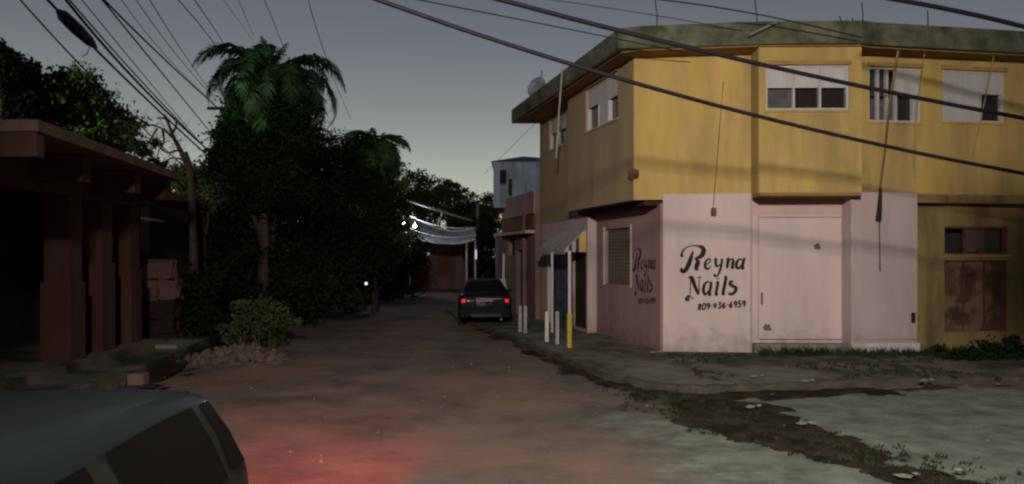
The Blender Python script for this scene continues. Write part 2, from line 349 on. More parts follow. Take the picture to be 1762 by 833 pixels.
# mud strips with ragged edges
def mudm(x, y):
    "signed margin: positive inside the mud"
    ed = .22 * fbm(x, y, 1.9, 1) + .13 * fbm(x, y, 5.5, 4)
    cx = np.interp(y, [5, 7, 7.8, 8.3, 9.5, 10.4, 11.3, 11.9, 12.6, 13.5, 16, 24], [4.3, 4.12, 3.98, 3.85, 3.35, 3.2, 3.15, 2.5, 1.95, 1.55, .85, -1.25])
    wd = np.interp(y, [5, 7, 8.3, 9.5, 10.4, 11.3, 11.9, 12.6, 16, 24], [.55, .55, .52, .85, 1.0, .95, .5, .3, .22, .15])
    a = wd - np.abs(x - cx)
    cy = np.interp(x, [2.2, 3.5, 5, 7.4, 8.2], [12.0, 12.2, 12.4, 12.8, 12.95]); wy = np.interp(x, [2, 3.5, 5, 7.6, 8.2], [.5, .6, .62, .15, -.2])
    c = wy - np.abs(y - cy)
    return np.maximum(a, np.where(x > 1.9, c, -1)) + ed * .8
def mudz(x, y):
    m = mudm(x, y); return roadz(x, y) - .03 + .05 * sstep(m, -.06, .25) + .012 * fbm(x, y, 5, 2) * (m > -.1) + .008 * fbm(x, y, 13, 1)
sheet('mud', np.arange(-2, 9, .05), np.arange(4.2, 24, .05), mudz, M['mud'], lambda x, y: mudm(x, y) > -.12)
# left pavement in front of the porch, gutter slot and its kerb
b_ = new(); add_prism(b_, [(-30, 8.4), (-7.2, 8.4), (-6.75, 13.2), (-7.75, 19.5), (-30, 19.5)], -.3, .16); obj('pavement', b_, M['walk'], kind='structure')
b_ = new(); add_prism(b_, [(-6.7, 13.3), (-6.25, 13.3), (-7.2, 18.6), (-7.6, 18.6)], -.3, .022); obj('gutter', b_, M['mud'], kind='structure')

# ------------------------------------------------------------------ corner building
k = -.26
A = (2.74, 17.0); B = (5.28, 16.70)
bd = thing('corner_building', 'two-storey corner building, yellow upstairs and pink downstairs, with painted nail salon lettering', 'building', (6, 20, 0))
FU = Face(*A, *B)                                       # upper front left
D0 = 16.14; FB = Face(5.28, D0 + .02, 7.46, D0 - .02)    # protruding upper box
FC = Face(7.46, 16.72, 16.5, 18.15)                      # upper front right
ZT = CAMH + 4.49; ZM = 3.62; Z0 = .10
xs_ = lambda X0, y: X0 + k * (y - 17.0)
SU = Face(*A, xs_(2.74, 21.3), 21.3)                     # upper side, protruding
SR = Face(xs_(3.12, 21.3), 21.3, xs_(3.12, 25.2), 25.2)  # upper side, set back
SL = Face(3.38, 16.93, xs_(3.38, 21.0), 21.0)            # lower side near
SD = Face(xs_(3.12, 21.0), 21.0, xs_(3.12, 25.2), 25.2)  # lower side far (door)
for f in (FU, FB, FC, SU, SR, SL, SD):
    if f.n.dot(Vector((-.8, -1, 0))) < 0: f.n = -f.n
def rect(f, x0, x1, y0, y1):
    "opening on a face from the photo's pixels (measured at its middle)"
    a, _ = f.hit(x0, HY); b, _ = f.hit(x1, HY); mx = (x0 + x1) / 2
    _, z1 = f.hit(mx, y0); _, z0 = f.hit(mx, y1)
    return (min(a, b), max(a, b), z0, z1)
w1 = rect(FB, 1318, 1461, 112, 189)
w2 = rect(FC, 1495, 1585, 116, 210); w3 = rect(FC, 1622, 1729, 122, 210)
sw1 = rect(SU, 1008, 1063, 0, 1)[:2] + (5.50, 6.62); sw2 = rect(SR, 945, 974, 0, 1)[:2] + (5.62, 6.62)
obj('wall', wallmesh(FU, 0, FU.len, ZM, ZT, .25), M['yellow'], bd)
obj('wall', wallmesh(FU, 0, .655, ZM - .125, ZM - .001, .25), M['yellow'], bd)
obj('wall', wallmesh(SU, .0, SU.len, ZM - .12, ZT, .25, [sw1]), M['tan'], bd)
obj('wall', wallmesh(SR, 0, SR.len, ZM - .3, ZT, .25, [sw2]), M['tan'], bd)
obj('wall', wallmesh(FC, 0, FC.len, ZM, ZT, .25, [w2, w3]), M['yellow'], bd)
obj('wall', wallmesh(FB, 0, FB.len, ZM - .03, ZT - .02, .22, [w1]), M['yellow'], bd)
b_ = new(); add_prism(b_, [(5.28, 16.17), (5.50, 16.37), (5.50, 16.9), (5.28, 16.9)], ZM - .027, ZT - .023); obj('wall', b_, M['yellow'], bd)
b_ = new(); add_prism(b_, [(7.46, 16.13), (7.46, 16.9), (7.24, 16.9), (7.24, 16.35)], ZM - .027, ZT - .023); obj('wall', b_, M['yellow'], bd)
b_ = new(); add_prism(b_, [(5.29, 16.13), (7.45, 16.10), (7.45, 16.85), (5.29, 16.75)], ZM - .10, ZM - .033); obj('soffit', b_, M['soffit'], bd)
# underside of the overhanging side storey, coloured dark for the shade under it
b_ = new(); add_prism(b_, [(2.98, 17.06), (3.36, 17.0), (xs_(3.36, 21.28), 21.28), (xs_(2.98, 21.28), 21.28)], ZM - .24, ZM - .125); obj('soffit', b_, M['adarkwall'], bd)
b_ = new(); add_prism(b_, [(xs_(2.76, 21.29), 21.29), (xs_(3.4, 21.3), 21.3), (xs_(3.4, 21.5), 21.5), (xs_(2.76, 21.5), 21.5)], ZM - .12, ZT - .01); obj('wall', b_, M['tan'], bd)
# lower walls
FL = Face(3.38, FRY(3.38) - .006, 5.30, FRY(5.30) - .006); FL.n = Vector((-.12, -.99, 0)).normalized()
obj('wall', wallmesh(FL, 0, FL.len, Z0 - .2, ZM - .002, .3), M['pink'], bd)
sw = rect(SL, 1041, 1085, 0, 1)[:2] + (1.50, 2.95)
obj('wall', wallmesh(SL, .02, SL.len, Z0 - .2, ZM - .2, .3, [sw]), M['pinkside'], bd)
dr = rect(SD, 986, 1008.5, 0, 1)[:2] + (Z0 + .08, 2.42); bl = rect(SD, 946, 978, 0, 1)[:2] + (Z0, 2.42)
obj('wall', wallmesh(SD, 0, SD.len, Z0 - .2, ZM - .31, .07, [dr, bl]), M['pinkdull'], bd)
# pink recessed door bay, pink pier, ochre wall
FD = Face(5.30, 16.86, 7.36, 16.80); FD.n = Vector((0, -1, 0))
FP = Face(7.36, 16.40, 8.86, 16.52); FP.n = Vector((.07, -1, 0)).normalized()
FO = Face(8.86, 17.0, 16.5, 18.35); FO.n = Vector((.17, -1, 0)).normalized()
bay = (FD.S(1304), FD.S(1466), .36, 3.12)
obj('wall', wallmesh(FD, 0, FD.len, -.1, ZM - .036, .2, [bay]), M['pink'], bd)
b_ = new(); fbox(b_, FD, .02, FD.len - .02, ZM - .46, ZM - .05, .001, .006); obj('coloured_band', b_, M['salmon'], bd)  # flat salmon band along the wall top, just under the box
b_ = new(); fbox(b_, FD, .02, FD.len + .0, -.1, .30, .0, .30); obj('step', b_, M['conc'], bd)
door = None
b_ = new(); fbox(b_, FD, bay[0] + .03, bay[1] - .03, .38, 3.09, -.09, -.025); door = obj('door', b_, M['pink'], bd, label='wide pale pink metal door')
b_ = new(); fbox(b_, FD, bay[0], bay[0] + .03, .36, 3.12, -.12, .004); fbox(b_, FD, bay[1] - .03, bay[1], .36, 3.12, -.12, .004); fbox(b_, FD, bay[0] + .03, bay[1] - .03, 3.09, 3.12, -.12, .004); obj('door_frame', b_, M['pinkdull'], door)
b_ = new(); fbox(b_, FD, bay[0] + .08, bay[0] + .105, 1.15, 1.42, -.026, .02); obj('handle', b_, M['brown'], door)
obj('wall', wallmesh(FP, 0, FP.len, -.1, ZM - .003, .4), M['pinkdull'], bd, label='protruding pink pier, dulled for the shade on it')  # same pink as the front; the darker copy paints in its shade
b_ = new(); fbox(b_, FP, -.02, FP.len + .02, -.1, .34, .0, .07); obj('plinth', b_, M['white'], bd)
b_ = new(); fbox(b_, FP, FP.len - .14, FP.len - .07, .78, 1.0, 0.003, .05); obj('latch', b_, M['black'], bd)
b_ = new(); fbox(b_, FP, .02, FP.len - .02, .42, .50, .004, .03); obj('ledge', b_, M['pinkdull'], bd)
ow = rect(FO, 1625, 1736, 390, 438); od = (ow[0], ow[1], .5, ow[2] - .14)
obj('wall', wallmesh(FO, 0, FO.len, -.1, ZM - .004, .3, [ow, od]), M['ochre'], bd)
b_ = new(); add_prism(b_, [(8.86, 16.75), (16.5, 17.95), (16.5, 18.4), (8.86, 17.2)], ZM - .2, ZM - .005); obj('beam', b_, M['ochre'], bd)
b_ = new(); fbox(b_, FO, od[0], od[1], od[2], od[3], -.16, -.10); gp = obj('gate_panel', b_, mat('rust_brown_gate', (.11, .065, .045), .9, .4, 3, .3, stain=((.24, .15, .10), 1.5), thr=(.5, .6)), bd)
for q in (.0, .33, .66, 1.):
    b_ = new(); s_ = od[0] + .02 + (od[1] - od[0] - .04) * q; fbox(b_, FO, s_ - .02, s_ + .02, od[2], od[3], -.10, -.075); obj('rail', b_, M['brown'], gp)
def window(f, o, cols, frame='frame', th=.12, board=None, parent=bd, panes=None, name='window', label=None):
    "frame with mullions; board = height fraction of a white board at the top; panes = list of (c0,c1,z0frac,z1frac,mat)"
    s0, s1, z0, z1 = o; b_ = new(); t = .045
    fbox(b_, f, s0, s1, z0, z0 + t, -.14, -.04); fbox(b_, f, s0, s1, z1 - t, z1, -.14, -.04)
    fbox(b_, f, s0, s0 + t, z0 + t, z1 - t, -.14, -.04); fbox(b_, f, s1 - t, s1, z0 + t, z1 - t, -.14, -.04)
    fr = obj(name, b_, M[frame], parent, label=label)
    a0, a1, h0, h1 = s0 + t, s1 - t, z0 + t, z1 - t
    for (c0, c1, e0, e1, mm, dep) in panes:
        b_ = new(); p0, p1, q0, q1 = a0 + (a1 - a0) * c0, a0 + (a1 - a0) * c1, h0 + (h1 - h0) * e0, h0 + (h1 - h0) * e1
        if mm in ('white', 'pinkdull'):
            fbox(b_, f, p0 + .004, p1 - .004, q0 + .004, q1 - .004, -.12, -.05); obj('panel', b_, M[mm], fr)
        else:
            fbox(b_, f, p0 + .02, p1 - .02, q0 + .02, q1 - .02, -.12 - dep, -.112 - dep); obj('pane', b_, M[mm], fr)
    for (m0, z0_, z1_) in cols:
        b_ = new(); s_ = a0 + (a1 - a0) * m0; fbox(b_, f, s_ - .022, s_ + .022, h0 + (h1 - h0) * z0_, h0 + (h1 - h0) * z1_, -.13, -.03); obj('mullion', b_, M[frame], fr)
    b_ = new(); fbox(b_, f, s0 - .03, s1 + .03, z0 - .05, z0 - .003, -.1, .025); obj('sill', b_, M['tan'] if f in (SU, SR) else M['yellow'], fr)
    b_ = new(); fbox(b_, f, s0 - .3, s1 + .3, z0 - .3, z1 + .3, -.8, -.6); obj('dark_room', b_, M['dark'], fr)
    return fr
window(FB, w1, [(1/3, 0, .5), (2/3, 0, .5)], panes=[(0, 1/3, 0, .5, 'glass2', 0), (1/3, 2/3, 0, .5, 'glass', 0), (2/3, 1, 0, .5, 'glass', 0), (0, 1/3, .5, 1, 'white', 0), (1/3, 2/3, .5, 1, 'white', 0), (2/3, 1, .5, 1, 'white', 0)])
window(FC, w2, [(.17, 0, 1), (.36, .45, 1), (.54, 0, .5), (.36, 0, .5), (.9, 0, 1)], panes=[(0, .17, 0, .45, 'glass2', 0), (.17, .54, 0, .45, 'glass2', 0), (.54, .88, 0, .48, 'glass', .03), (0, .52, .46, 1, 'glass', .03), (.52, 1, .5, 1, 'white', 0), (.88, 1, 0, .5, 'pinkdull', 0)])
window(FC, w3, [], panes=[(0, .33, .0, 1, 'white', 0), (.33, .66, .0, 1, 'white', 0), (.66, 1, .56, 1, 'white', 0), (.66, 1, 0, .56, 'glass', .02)])
for (f, o) in ((FB, w1), (FC, w2), (FC, w3), (SU, sw1), (SR, sw2)):
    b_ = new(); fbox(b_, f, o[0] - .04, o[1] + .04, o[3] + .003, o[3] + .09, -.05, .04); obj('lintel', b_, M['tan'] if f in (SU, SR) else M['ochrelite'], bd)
window(SU, sw1, [(.3, 0, .5), (.62, 0, .5)], panes=[(0, .16, 0, .52, 'glass', .02), (.16, .3, 0, .52, 'glass', .02), (.34, .66, 0, 1, 'white', 0), (.0, .34, .52, 1, 'white', 0), (.66, 1, .55, 1, 'white', 0), (.70, .98, 0, .55, 'glass', .02)])
window(SR, sw2, [(.5, 0, .5)], panes=[(0, .42, 0, .5, 'glass', .02), (.42, 1, .5, 1, 'white', 0), (0, .42, .5, 1, 'white', 0), (.42, 1, 0, .5, 'glass2', 0)])
window(FO, ow, [(.35, 0, 1), (.62, 0, 1)], frame='brown', panes=[(0, .35, 0, .85, 'glass', .02), (.35, .62, 0, 1, 'glass2', .0), (.62, 1, 0, 1, 'glass', .02)])
# side shop window shutter
s0, s1, z0, z1 = sw; b_ = new(); fbox(b_, SL, s0, s1, z0, z1, -.16, -.10); sh = obj('window_shutter', b_, M['shutter'], bd)
nsl = 16
me0 = None
for q in range(nsl):
    zz0 = z0 + (z1 - z0) * q / nsl; b_ = new(); fbox(b_, SL, s0 + .02, s1 - .02, zz0 + .008, zz0 + (z1 - z0) / nsl - .008, -.10, -.082); obj('slat', b_, M['shutter'], sh)
b_ = new(); fbox(b_, SL, s1, s1 + .07, z0 - .05, z1 + .06, -.02, .04); fbox(b_, SL, s0 - .07, s0, z0 - .05, z1 + .06, -.02, .025); obj('window_trim', b_, M['pinkdull'], bd)
# doors under the awning
s0, s1, z0, z1 = dr; b_ = new(); fbox(b_, SD, s0 - .1, s1 + .1, z0 - .05, z1 + .05, -.20, -.10); obj('doorway', b_, M['dark'], bd)
b_ = new(); fbox(b_, SD, s0, s1, z1 - .06, z1, -.09, -.06); obj('door_frame', b_, M['brown'], bd)
s0, s1, z0, z1 = bl; b_ = new(); fbox(b_, SD, s0 - .02, s1 + .02, z0, z1 + .02, -.14, -.075); dd = obj('door', b_, M['blue'], bd, label='narrow dark blue metal door')
for (a_, c_) in ((.08, .42), (.48, .72), (.78, .96)):
    b_ = new(); fbox(b_, SD, s0 + .12, s1 - .12, z0 + (z1 - z0) * a_, z0 + (z1 - z0) * c_, -.075, -.05); obj('door_panel', b_, M['blue'], dd)
b_ = new(); fbox(b_, SL, SL.len - .02, SL.len + .05, .1, ZM - .32, .0, .26); obj('jamb', b_, M['pinkdull'], bd)
b_ = new(); fbox(b_, SD, bl[1] + .02, bl[1] + .12, .1, 2.5, 0.003, .06); obj('jamb', b_, M['white'], bd)
# pilaster lines beside the corner
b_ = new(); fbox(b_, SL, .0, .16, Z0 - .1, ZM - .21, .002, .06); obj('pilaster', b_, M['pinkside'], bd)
b_ = new(); fbox(b_, FL, FL.len - .035, FL.len + .0, Z0, ZM - .06, .002, .03); obj('conduit', b_, M['pinkdull'], bd)
for (px_, py_, r_) in ((1320, 564, 9), (1407, 425, 7)):
    s_, z_ = FD.hit(px_, py_); vs_ = [tuple(FD.P(s_, z_, .036 if 0 else -.018))]
    for q in range(14):
        a_ = q / 14 * 2 * math.pi; rr = r_ / F * 16.8 * random.uniform(.6, 1.15); vs_.append(tuple(FD.P(s_ + rr * math.cos(a_), z_ + rr * math.sin(a_) * .9, -.018)))
    obj('smudge', (vs_, [], [(0, 1 + q, 1 + (q + 1) % 14) for q in range(14)]), M['dusty'], bd)
# awning
aw = None
p0 = SD.P(.05, 2.95, .01); p1 = SD.P(2.75, 2.95, .01); q0 = SD.P(.05, 2.40, .62); q1 = SD.P(2.75, 2.40, .62); up = Vector((0, 0, .03))
b_ = new(); add_hex(b_, [p0, p1, q1, q0, p0 + up, p1 + up, q1 + up, q0 + up]); aw = obj('awning', b_, M['awn'], bd, label='small sloping grey awning with striped end')
cols = ['stripeY', 'stripeY', 'stripeB', 'white', 'stripeB', 'white']
for q in range(6):
    ta, tb = q / 6, (q + 1) / 6; a0 = p0.lerp(q0, ta); a1 = p0.lerp(q0, tb); d_ = SD.d * -.012
    zl = 2.34; lo0 = Vector((a0.x, a0.y, zl)); lo1 = Vector((a1.x, a1.y, zl))
    b_ = new(); add_hex(b_, [lo0, lo1, lo1 + d_, lo0 + d_, a0, a1, a1 + d_, a0 + d_]); obj('stripe', b_, M[cols[q]], aw)
b_ = new(); add_hex(b_, [q0 - V(0, 0, .12), q1 - V(0, 0, .12), q1 - V(0, 0, .12) + SD.n * .012, q0 - V(0, 0, .12) + SD.n * .012, q0, q1, q1 + SD.n * .012, q0 + SD.n * .012]); obj('valance', b_, M['awn'], aw)
# roof slab with eaves
slab = [(2.32, 16.50), (2.75, 16.34), (5.3, 16.02), (7.4, 15.95), (7.7, 16.1), (16.6, 17.65), (16.6, 25.7), (-.02, 25.7)]
b_ = new(); add_prism(b_, slab, ZT + .0, ZT + .48); bmesh.ops.bevel(b_, geom=b_.edges[:], offset=.02, segments=1, affect='EDGES'); obj('roof', b_, M['slab'], bd)
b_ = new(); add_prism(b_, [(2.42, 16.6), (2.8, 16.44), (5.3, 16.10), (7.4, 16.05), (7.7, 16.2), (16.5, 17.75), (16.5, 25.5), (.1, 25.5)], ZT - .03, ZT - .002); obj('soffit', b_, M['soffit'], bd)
# rear/back enclosing walls
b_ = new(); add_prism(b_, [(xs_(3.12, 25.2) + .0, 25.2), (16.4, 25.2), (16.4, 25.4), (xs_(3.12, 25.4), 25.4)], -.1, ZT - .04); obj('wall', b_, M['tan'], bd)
b_ = new(); add_prism(b_, [(3.8, 17.6), (16.2, 18.9), (16.2, 25.0), (2.0, 25.0), (2.6, 21.5)], ZM - .25, ZM - .2); obj('floor_slab', b_, M['conc'], bd)
# roof clutter: steel rods, pipe stubs, weeds, loose board
for (x, y0, y1, z) in ((1447, 28, 52, 16.3), (1456, 34, 52, 16.3), (1466, 30, 50, 16.3), (1484, 4, 52, 16.6), (1596, 18, 62, 17.0), (1130, -6, 42, 16.8), (1302, -4, 44, 17.5)):
    b_ = new(); a_ = W(x, y0, z); c_ = W(x, y1, z); c_.z = ZT + .46; add_tube(b_, [c_, c_.lerp(a_, .5) + V(.01, 0, 0), a_ + V(random.uniform(-.05, .05), 0, 0)], .012, 5); obj('steel_rod', b_, M['wire'], bd)
b_ = new(); a_ = W(1290, 62, 15.9); c_ = W(1336, 40, 15.9); add_hex(b_, [a_, c_, c_ + V(0, .2, 0), a_ + V(0, .2, 0), a_ + V(0, 0, .05), c_ + V(0, 0, .05), c_ + V(0, .2, .05), a_ + V(0, .2, .05)]); obj('loose_board', b_, M['conc'], bd)
# white rain pipe and hanging service wires on the wall
b_ = new(); add_tube(b_, [W(968, 112, 20.0), W(962, 190, 20.6), W(957, 272, 21.4)], .022, 6); obj('rain_pipe', b_, M['frame'], bd)
b_ = new(); add_tube(b_, [FC.P(FC.S(1523), 6.9, .5), FC.P(FC.S(1524), 5.6, .12), FC.P(FC.S(1519), 4.7, .10), FC.P(FC.S(1510), 3.7, .08)], .026, 5); obj('service_wire', b_, M['ochre'], bd)
b_ = new(); add_tube(b_, [FP.P(FP.S(1510), 3.7, .12), FP.P(FP.S(1509), 3.25, .10), FP.P(FP.S(1508), 3.0, .08)], [.03, .05, .06], 6); obj('weatherhead', b_, M['black'], bd)
b_ = new(); add_tube(b_, [FP.P(FP.S(1511), 3.15, .04), FP.P(FP.S(1513), 1.9, .03)], .014, 5); obj('conduit', b_, M['brown'], bd)
b_ = new(); add_tube(b_, [FU.P(FU.S(1244), 6.1, .05), FU.P(FU.S(1236), 4.8, .05), FU.P(FU.S(1226), 3.2, .05)], .009, 5); obj('service_wire', b_, M['brown'], bd)
b_ = new(); add_box(b_, *(lambda p: (p.x - .05, p.x + .06, p.y - .05, p.y + .05, p.z - .08, p.z + .1))(FU.P(FU.S(1227), 3.2, .05)), .02); obj('wire_end', b_, M['brown'], bd)
b_ = new(); add_tube(b_, [FC.P(FC.S(1572), 6.9, .4), FC.P(FC.S(1574), 5.5, .06), FC.P(FC.S(1570), 4.0, .05)], .010, 5); obj('service_wire', b_, M['tan'], bd)
b_ = new(); add_tube(b_, [FC.P(FC.S(1688), 6.8, .4), FC.P(FC.S(1684), 5.3, .06), FC.P(FC.S(1665), 4.2, .05), FC.P(FC.S(1655), 3.7, .05)], .013, 5); obj('service_wire', b_, M['tan'], bd)
p_ = W(1091, 298, 16.95); b_ = new(); bmesh.ops.create_icosphere(b_, subdivisions=2, radius=.12, matrix=Matrix.Translation(p_)); 
for v in b_.verts: v.co += Vector((random.uniform(-.03, .03), random.uniform(-.03, .03), random.uniform(-.04, .04)))
obj('broken_patch', b_, M['brown'], bd)
# ---------------- painted lettering (flat print, brush strokes)
Rr = [([(178, 222), (172, 195), (188, 158), (225, 130), (280, 118), (330, 124)], [13, 9, 6, 4, 4, 8]),
      ([(325, 122), (358, 138), (368, 168), (352, 205), (318, 226), (285, 234)], [9, 15, 17, 17, 11, 4]),
      ([(275, 165), (252, 235), (228, 300), (198, 345), (172, 342), (168, 315)], [6, 14, 17, 16, 14, 6]),
      ([(290, 232), (318, 262), (306, 300), (300, 338)], [6, 15, 17, 14]), ([(300, 338), (325, 332)], [7, 3]),
      ([(384, 292), (420, 272), (428, 248), (408, 238), (384, 268), (382, 308), (404, 328), (436, 300)], [4, 4, 6, 6, 9, 10, 8, 3]),
      ([(462, 250), (478, 238), (476, 280), (488, 304), (520, 284)], [3, 10, 10, 8, 4]), ([(532, 234), (527, 290), (510, 350), (488, 392), (455, 385)], [9, 9, 8, 7, 9]), ([(455, 385), (475, 372)], [9, 4]),
      ([(570, 250), (590, 236), (583, 280), (577, 322)], [3, 10, 11, 9]), ([(584, 272), (612, 240), (632, 246), (628, 285), (622, 320), (644, 312)], [3, 5, 10, 11, 9, 3]),
      ([(716, 250), (690, 240), (664, 270), (662, 308), (684, 322), (712, 282)], [5, 7, 11, 11, 7, 3]), ([(735, 226), (722, 270), (714, 322), (736, 314)], [9, 11, 10, 3])]
Nn = [([(250, 402), (250, 480), (246, 560)], [4, 4, 4]), ([(228, 408), (262, 404), (285, 470), (322, 558)], [4, 13, 14, 10]), ([(328, 404), (328, 480), (324, 560)], [4, 4, 5]), ([(310, 402), (350, 400)], [4, 4]),
      ([(246, 560), (222, 578), (214, 598), (232, 606), (246, 574), (264, 580), (276, 602)], [4, 9, 11, 7, 4, 4, 4]),
      ([(424, 452), (396, 444), (370, 480), (368, 532), (386, 556), (418, 512)], [5, 7, 11, 12, 8, 3]), ([(438, 440), (428, 500), (418, 560), (440, 550)], [9, 11, 10, 3]),
      ([(478, 452), (496, 448), (486, 505), (478, 558), (500, 548)], [3, 10, 11, 10, 3]), ([(492, 408), (498, 420)], [9, 9]),
      ([(550, 404), (568, 402), (554, 480), (540, 552), (562, 544)], [3, 10, 12, 11, 3]),
      ([(636, 446), (612, 440), (604, 464), (632, 482), (658, 498), (648, 532), (616, 552), (584, 546)], [5, 9, 11, 11, 12, 12, 10, 6]), ([(604, 464), (600, 430)], [5, 3])]
DG = {'0': [[(0, .1), (.5, 0), (1, .15), (1, .85), (.5, 1), (0, .85), (0, .1)]], '8': [[(.5, 0), (1, .22), (.5, .48), (0, .75), (.5, 1), (1, .75), (.5, .48), (0, .22), (.5, 0)]],
      '9': [[(1, .25), (.5, 0), (0, .25), (.5, .52), (1, .25), (.9, .7), (.5, 1)]], '4': [[(.2, 0), (0, .6), (1, .6)], [(.8, .1), (.7, 1)]],
      '3': [[(0, .05), (.8, .05), (.45, .4), (1, .7), (.5, 1), (0, .9)]], '6': [[(.8, 0), (.15, .4), (0, .75), (.5, 1), (1, .72), (.5, .48), (.05, .7)]],
      '5': [[(.95, 0), (.2, 0), (.12, .42), (.7, .4), (1, .7), (.5, 1), (0, .9)]], '-': [[(.1, .5), (.9, .5)]]}
Ph = []
xx = 318
for ch in '809-436-6959':
    wd = 16 if ch == '-' else 29
    base = 640 - (xx - 318) * .07
    for st in DG[ch]:
        Ph.append(([(xx + p[0] * wd * .8 + (1 - p[1]) * 6, base + p[1] * 52) for p in st], [5.5] * len(st)))
    xx += wd + 9.3
def ribbons(strokes, f, mapf, wk, off=.004):
    vs, fs = [], []
    for si, (pts, wid) in enumerate(strokes):
        q = catmull([(p[0], p[1], w_) for p, w_ in zip(pts, wid)], 6); n = len(q); b0 = len(vs)
        # round ends
        for i in range(n):
            a = np.array(q[max(i - 1, 0)][:2]); c = np.array(q[min(i + 1, n - 1)][:2]); t = (c - a) / (np.linalg.norm(c - a) + 1e-9); nn = np.array([-t[1], t[0]])
            w_ = max(2.5, q[i][2]) * wk * (.92 + .16 * random.random())
            if i in (0, n - 1): w_ *= .55
            for sg in (-1, 1):
                x, y = q[i][0] + nn[0] * w_ * sg, q[i][1] + nn[1] * w_ * sg
                s_, z_ = mapf(x, y); vs.append(f.P(s_, z_, off + .0004 * si))
        fs += [(b0 + 2 * i, b0 + 2 * i + 1, b0 + 2 * i + 3, b0 + 2 * i + 2) for i in range(n - 1)]
    return ([tuple(v) for v in vs], [], fs)
def mf(x, y): return FL.hit(1140 + x / 5.206, 400 + y / 5.206)
sF0 = mf(160, 400)[0]; sF1 = mf(750, 400)[0]
def ms(x, y):      # same lettering on the side wall, reading towards the corner
    s_, z_ = mf(x, y); t = (s_ - sF0) / (sF1 - sF0)
    sa, sb = SL.S(1089), SL.S(1129)
    return sa + (sb - sa) * t, .12 + z_ * .93
for (st, nm) in ((Rr, 'painted_name'), (Nn, 'painted_word'), (Ph, 'painted_number')):
    obj(nm, ribbons(st, FL, mf, 1.25), M['black'], bd)
    obj(nm, ribbons(st, SL, ms, 1.2), M['black'], bd)
# ------------------------------------------------------------------ satellite dish on the eave
dsh = thing('satellite_dish', 'small satellite dish on the far end of the roof edge', 'satellite dish', W(932, 165, 24.5)); dsh.location.z = ZT + .48
c_ = dsh.location.copy(); b_ = new(); add_tube(b_, [c_, c_ + V(0, 0, 1.05)], .025); obj('mast', b_, M['zinc'], dsh)
b_ = new(); bmesh.ops.create_uvsphere(b_, u_segments=16, v_segments=8, radius=.5)
bmesh.ops.delete(b_, geom=[v for v in b_.verts if v.co.z > -.33], context='VERTS')
for v in b_.verts: v.co.z = (v.co.z + .5) * .7
b_.transform(Matrix.Translation(c_ + V(-.12, -.05, .45)) @ Matrix.Rotation(R(70), 4, 'X') @ Matrix.Rotation(R(-35), 4, 'Y')); obj('dish', b_, M['zinc'], dsh, True)

# ------------------------------------------------------------------ back building with blue rooftop room
bb = thing('building', 'dusty pink low building beyond the yellow corner building with blue zinc roof room', 'building', (1.2, 27.5, 0))
G = Face(7.40 + k * 25.45, 25.45, 7.40 + k * 30.0, 30.0)
if G.n.x > 0: G.n = -G.n
o1 = rect(G, 888, 898, 0, 1)[:2] + (.1, 2.45); o2 = rect(G, 874, 886, 0, 1)[:2] + (2.25, 3.0)
obj('wall', wallmesh(G, 0, G.len, -.1, 4.4, .25, [o1, o2]), M['dusty'], bb)
b_ = new(); add_prism(b_, [(G.o.x, 25.42), (5.2, 25.55), (5.2, 25.75), (G.o.x, 25.68)], -.1, 4.39); obj('wall', b_, M['dusty'], bb)
e_ = G.P(G.len, 0); b_ = new(); add_prism(b_, [(e_.x, e_.y), (5.2, 30.0), (5.2, 30.2), (e_.x, 30.2)], -.1, 4.39); obj('wall', b_, M['dusty'], bb)
b_ = new(); fbox(b_, G, .0, G.len, 3.0, 3.1, .003, .35); obj('ledge', b_, M['pinkdull'], bb)
b_ = new(); fbox(b_, G, -.02, G.len - .5, 3.66, 4.43, .003, .06); obj('parapet', b_, mat('parapet_rose', (.30, .20, .20), .95, .2, 1.5, .2), bb)
b_ = new(); fbox(b_, G, .05, G.len - .4, 3.16, 3.62, .003, .05); obj('coloured_band', b_, M['brown'], bb)
for (o_, nm) in ((o1, 'door'), (o2, 'window')):
    b_ = new(); fbox(b_, G, o_[0], o_[1], o_[2], o_[3], -.24, -.18); obj(nm, b_, M['dark'], bb)
b_ = new(); fbox(b_, G, 1.1, 1.25, .1, 4.0, .003, .12); obj('pilaster', b_, M['dusty'], bb)
b_ = new(); add_prism(b_, [(.9, 25.7), (5.1, 25.8), (5.1, 29.9), (-.2, 29.9)], 4.0, 4.12); obj('roof', b_, M['conc'], bb)
# rooftop room of corrugated panels
rx0, rx1, ry = (849 - HX) / F * 29.2, (936 - HX) / F * 29.2, 29.2
b_ = new(); add_box(b_, rx0, rx1 + 1.2, ry, ry + 3, 4.1, CAMH + (HY - 278) / F * ry); rr_ = obj('roof_room', b_, M['tank'], bb)
nP = 10
for q in range(nP):
    b_ = new(); xa = rx0 + (rx1 + 1.2 - rx0) * q / nP; wq = (rx1 + 1.2 - rx0) / nP; add_box(b_, xa + .015, xa + wq - .03, ry - .03 - .01 * (q % 2), ry - .002, 4.45, 5.86 - .02 * (q % 3)); obj('zinc_panel', b_, M['tank'], rr_)
zt = CAMH + (HY - 278) / F * ry; b_ = new()
mx_ = (rx0 + rx1 + .4) / 2; vs = [b_.verts.new(p) for p in ((rx0 - .08, ry - .12, zt), (rx1 + 1.3, ry - .12, zt), (rx1 + 1.3, ry + 3.1, zt), (rx0 - .08, ry + 3.1, zt), (mx_, ry + 1.2, zt + .36))]
for f_ in ((0, 1, 4), (1, 2, 4), (2, 3, 4), (3, 0, 4), (3, 2, 1, 0)): b_.faces.new([vs[i] for i in f_])
obj('roof_cap', b_, M['blue'], rr_)
b_ = new(); add_box(b_, rx0 + .25, rx0 + .5, ry - .06, ry - .045, 5.0, 5.55); obj('vent', b_, M['dark'], rr_)
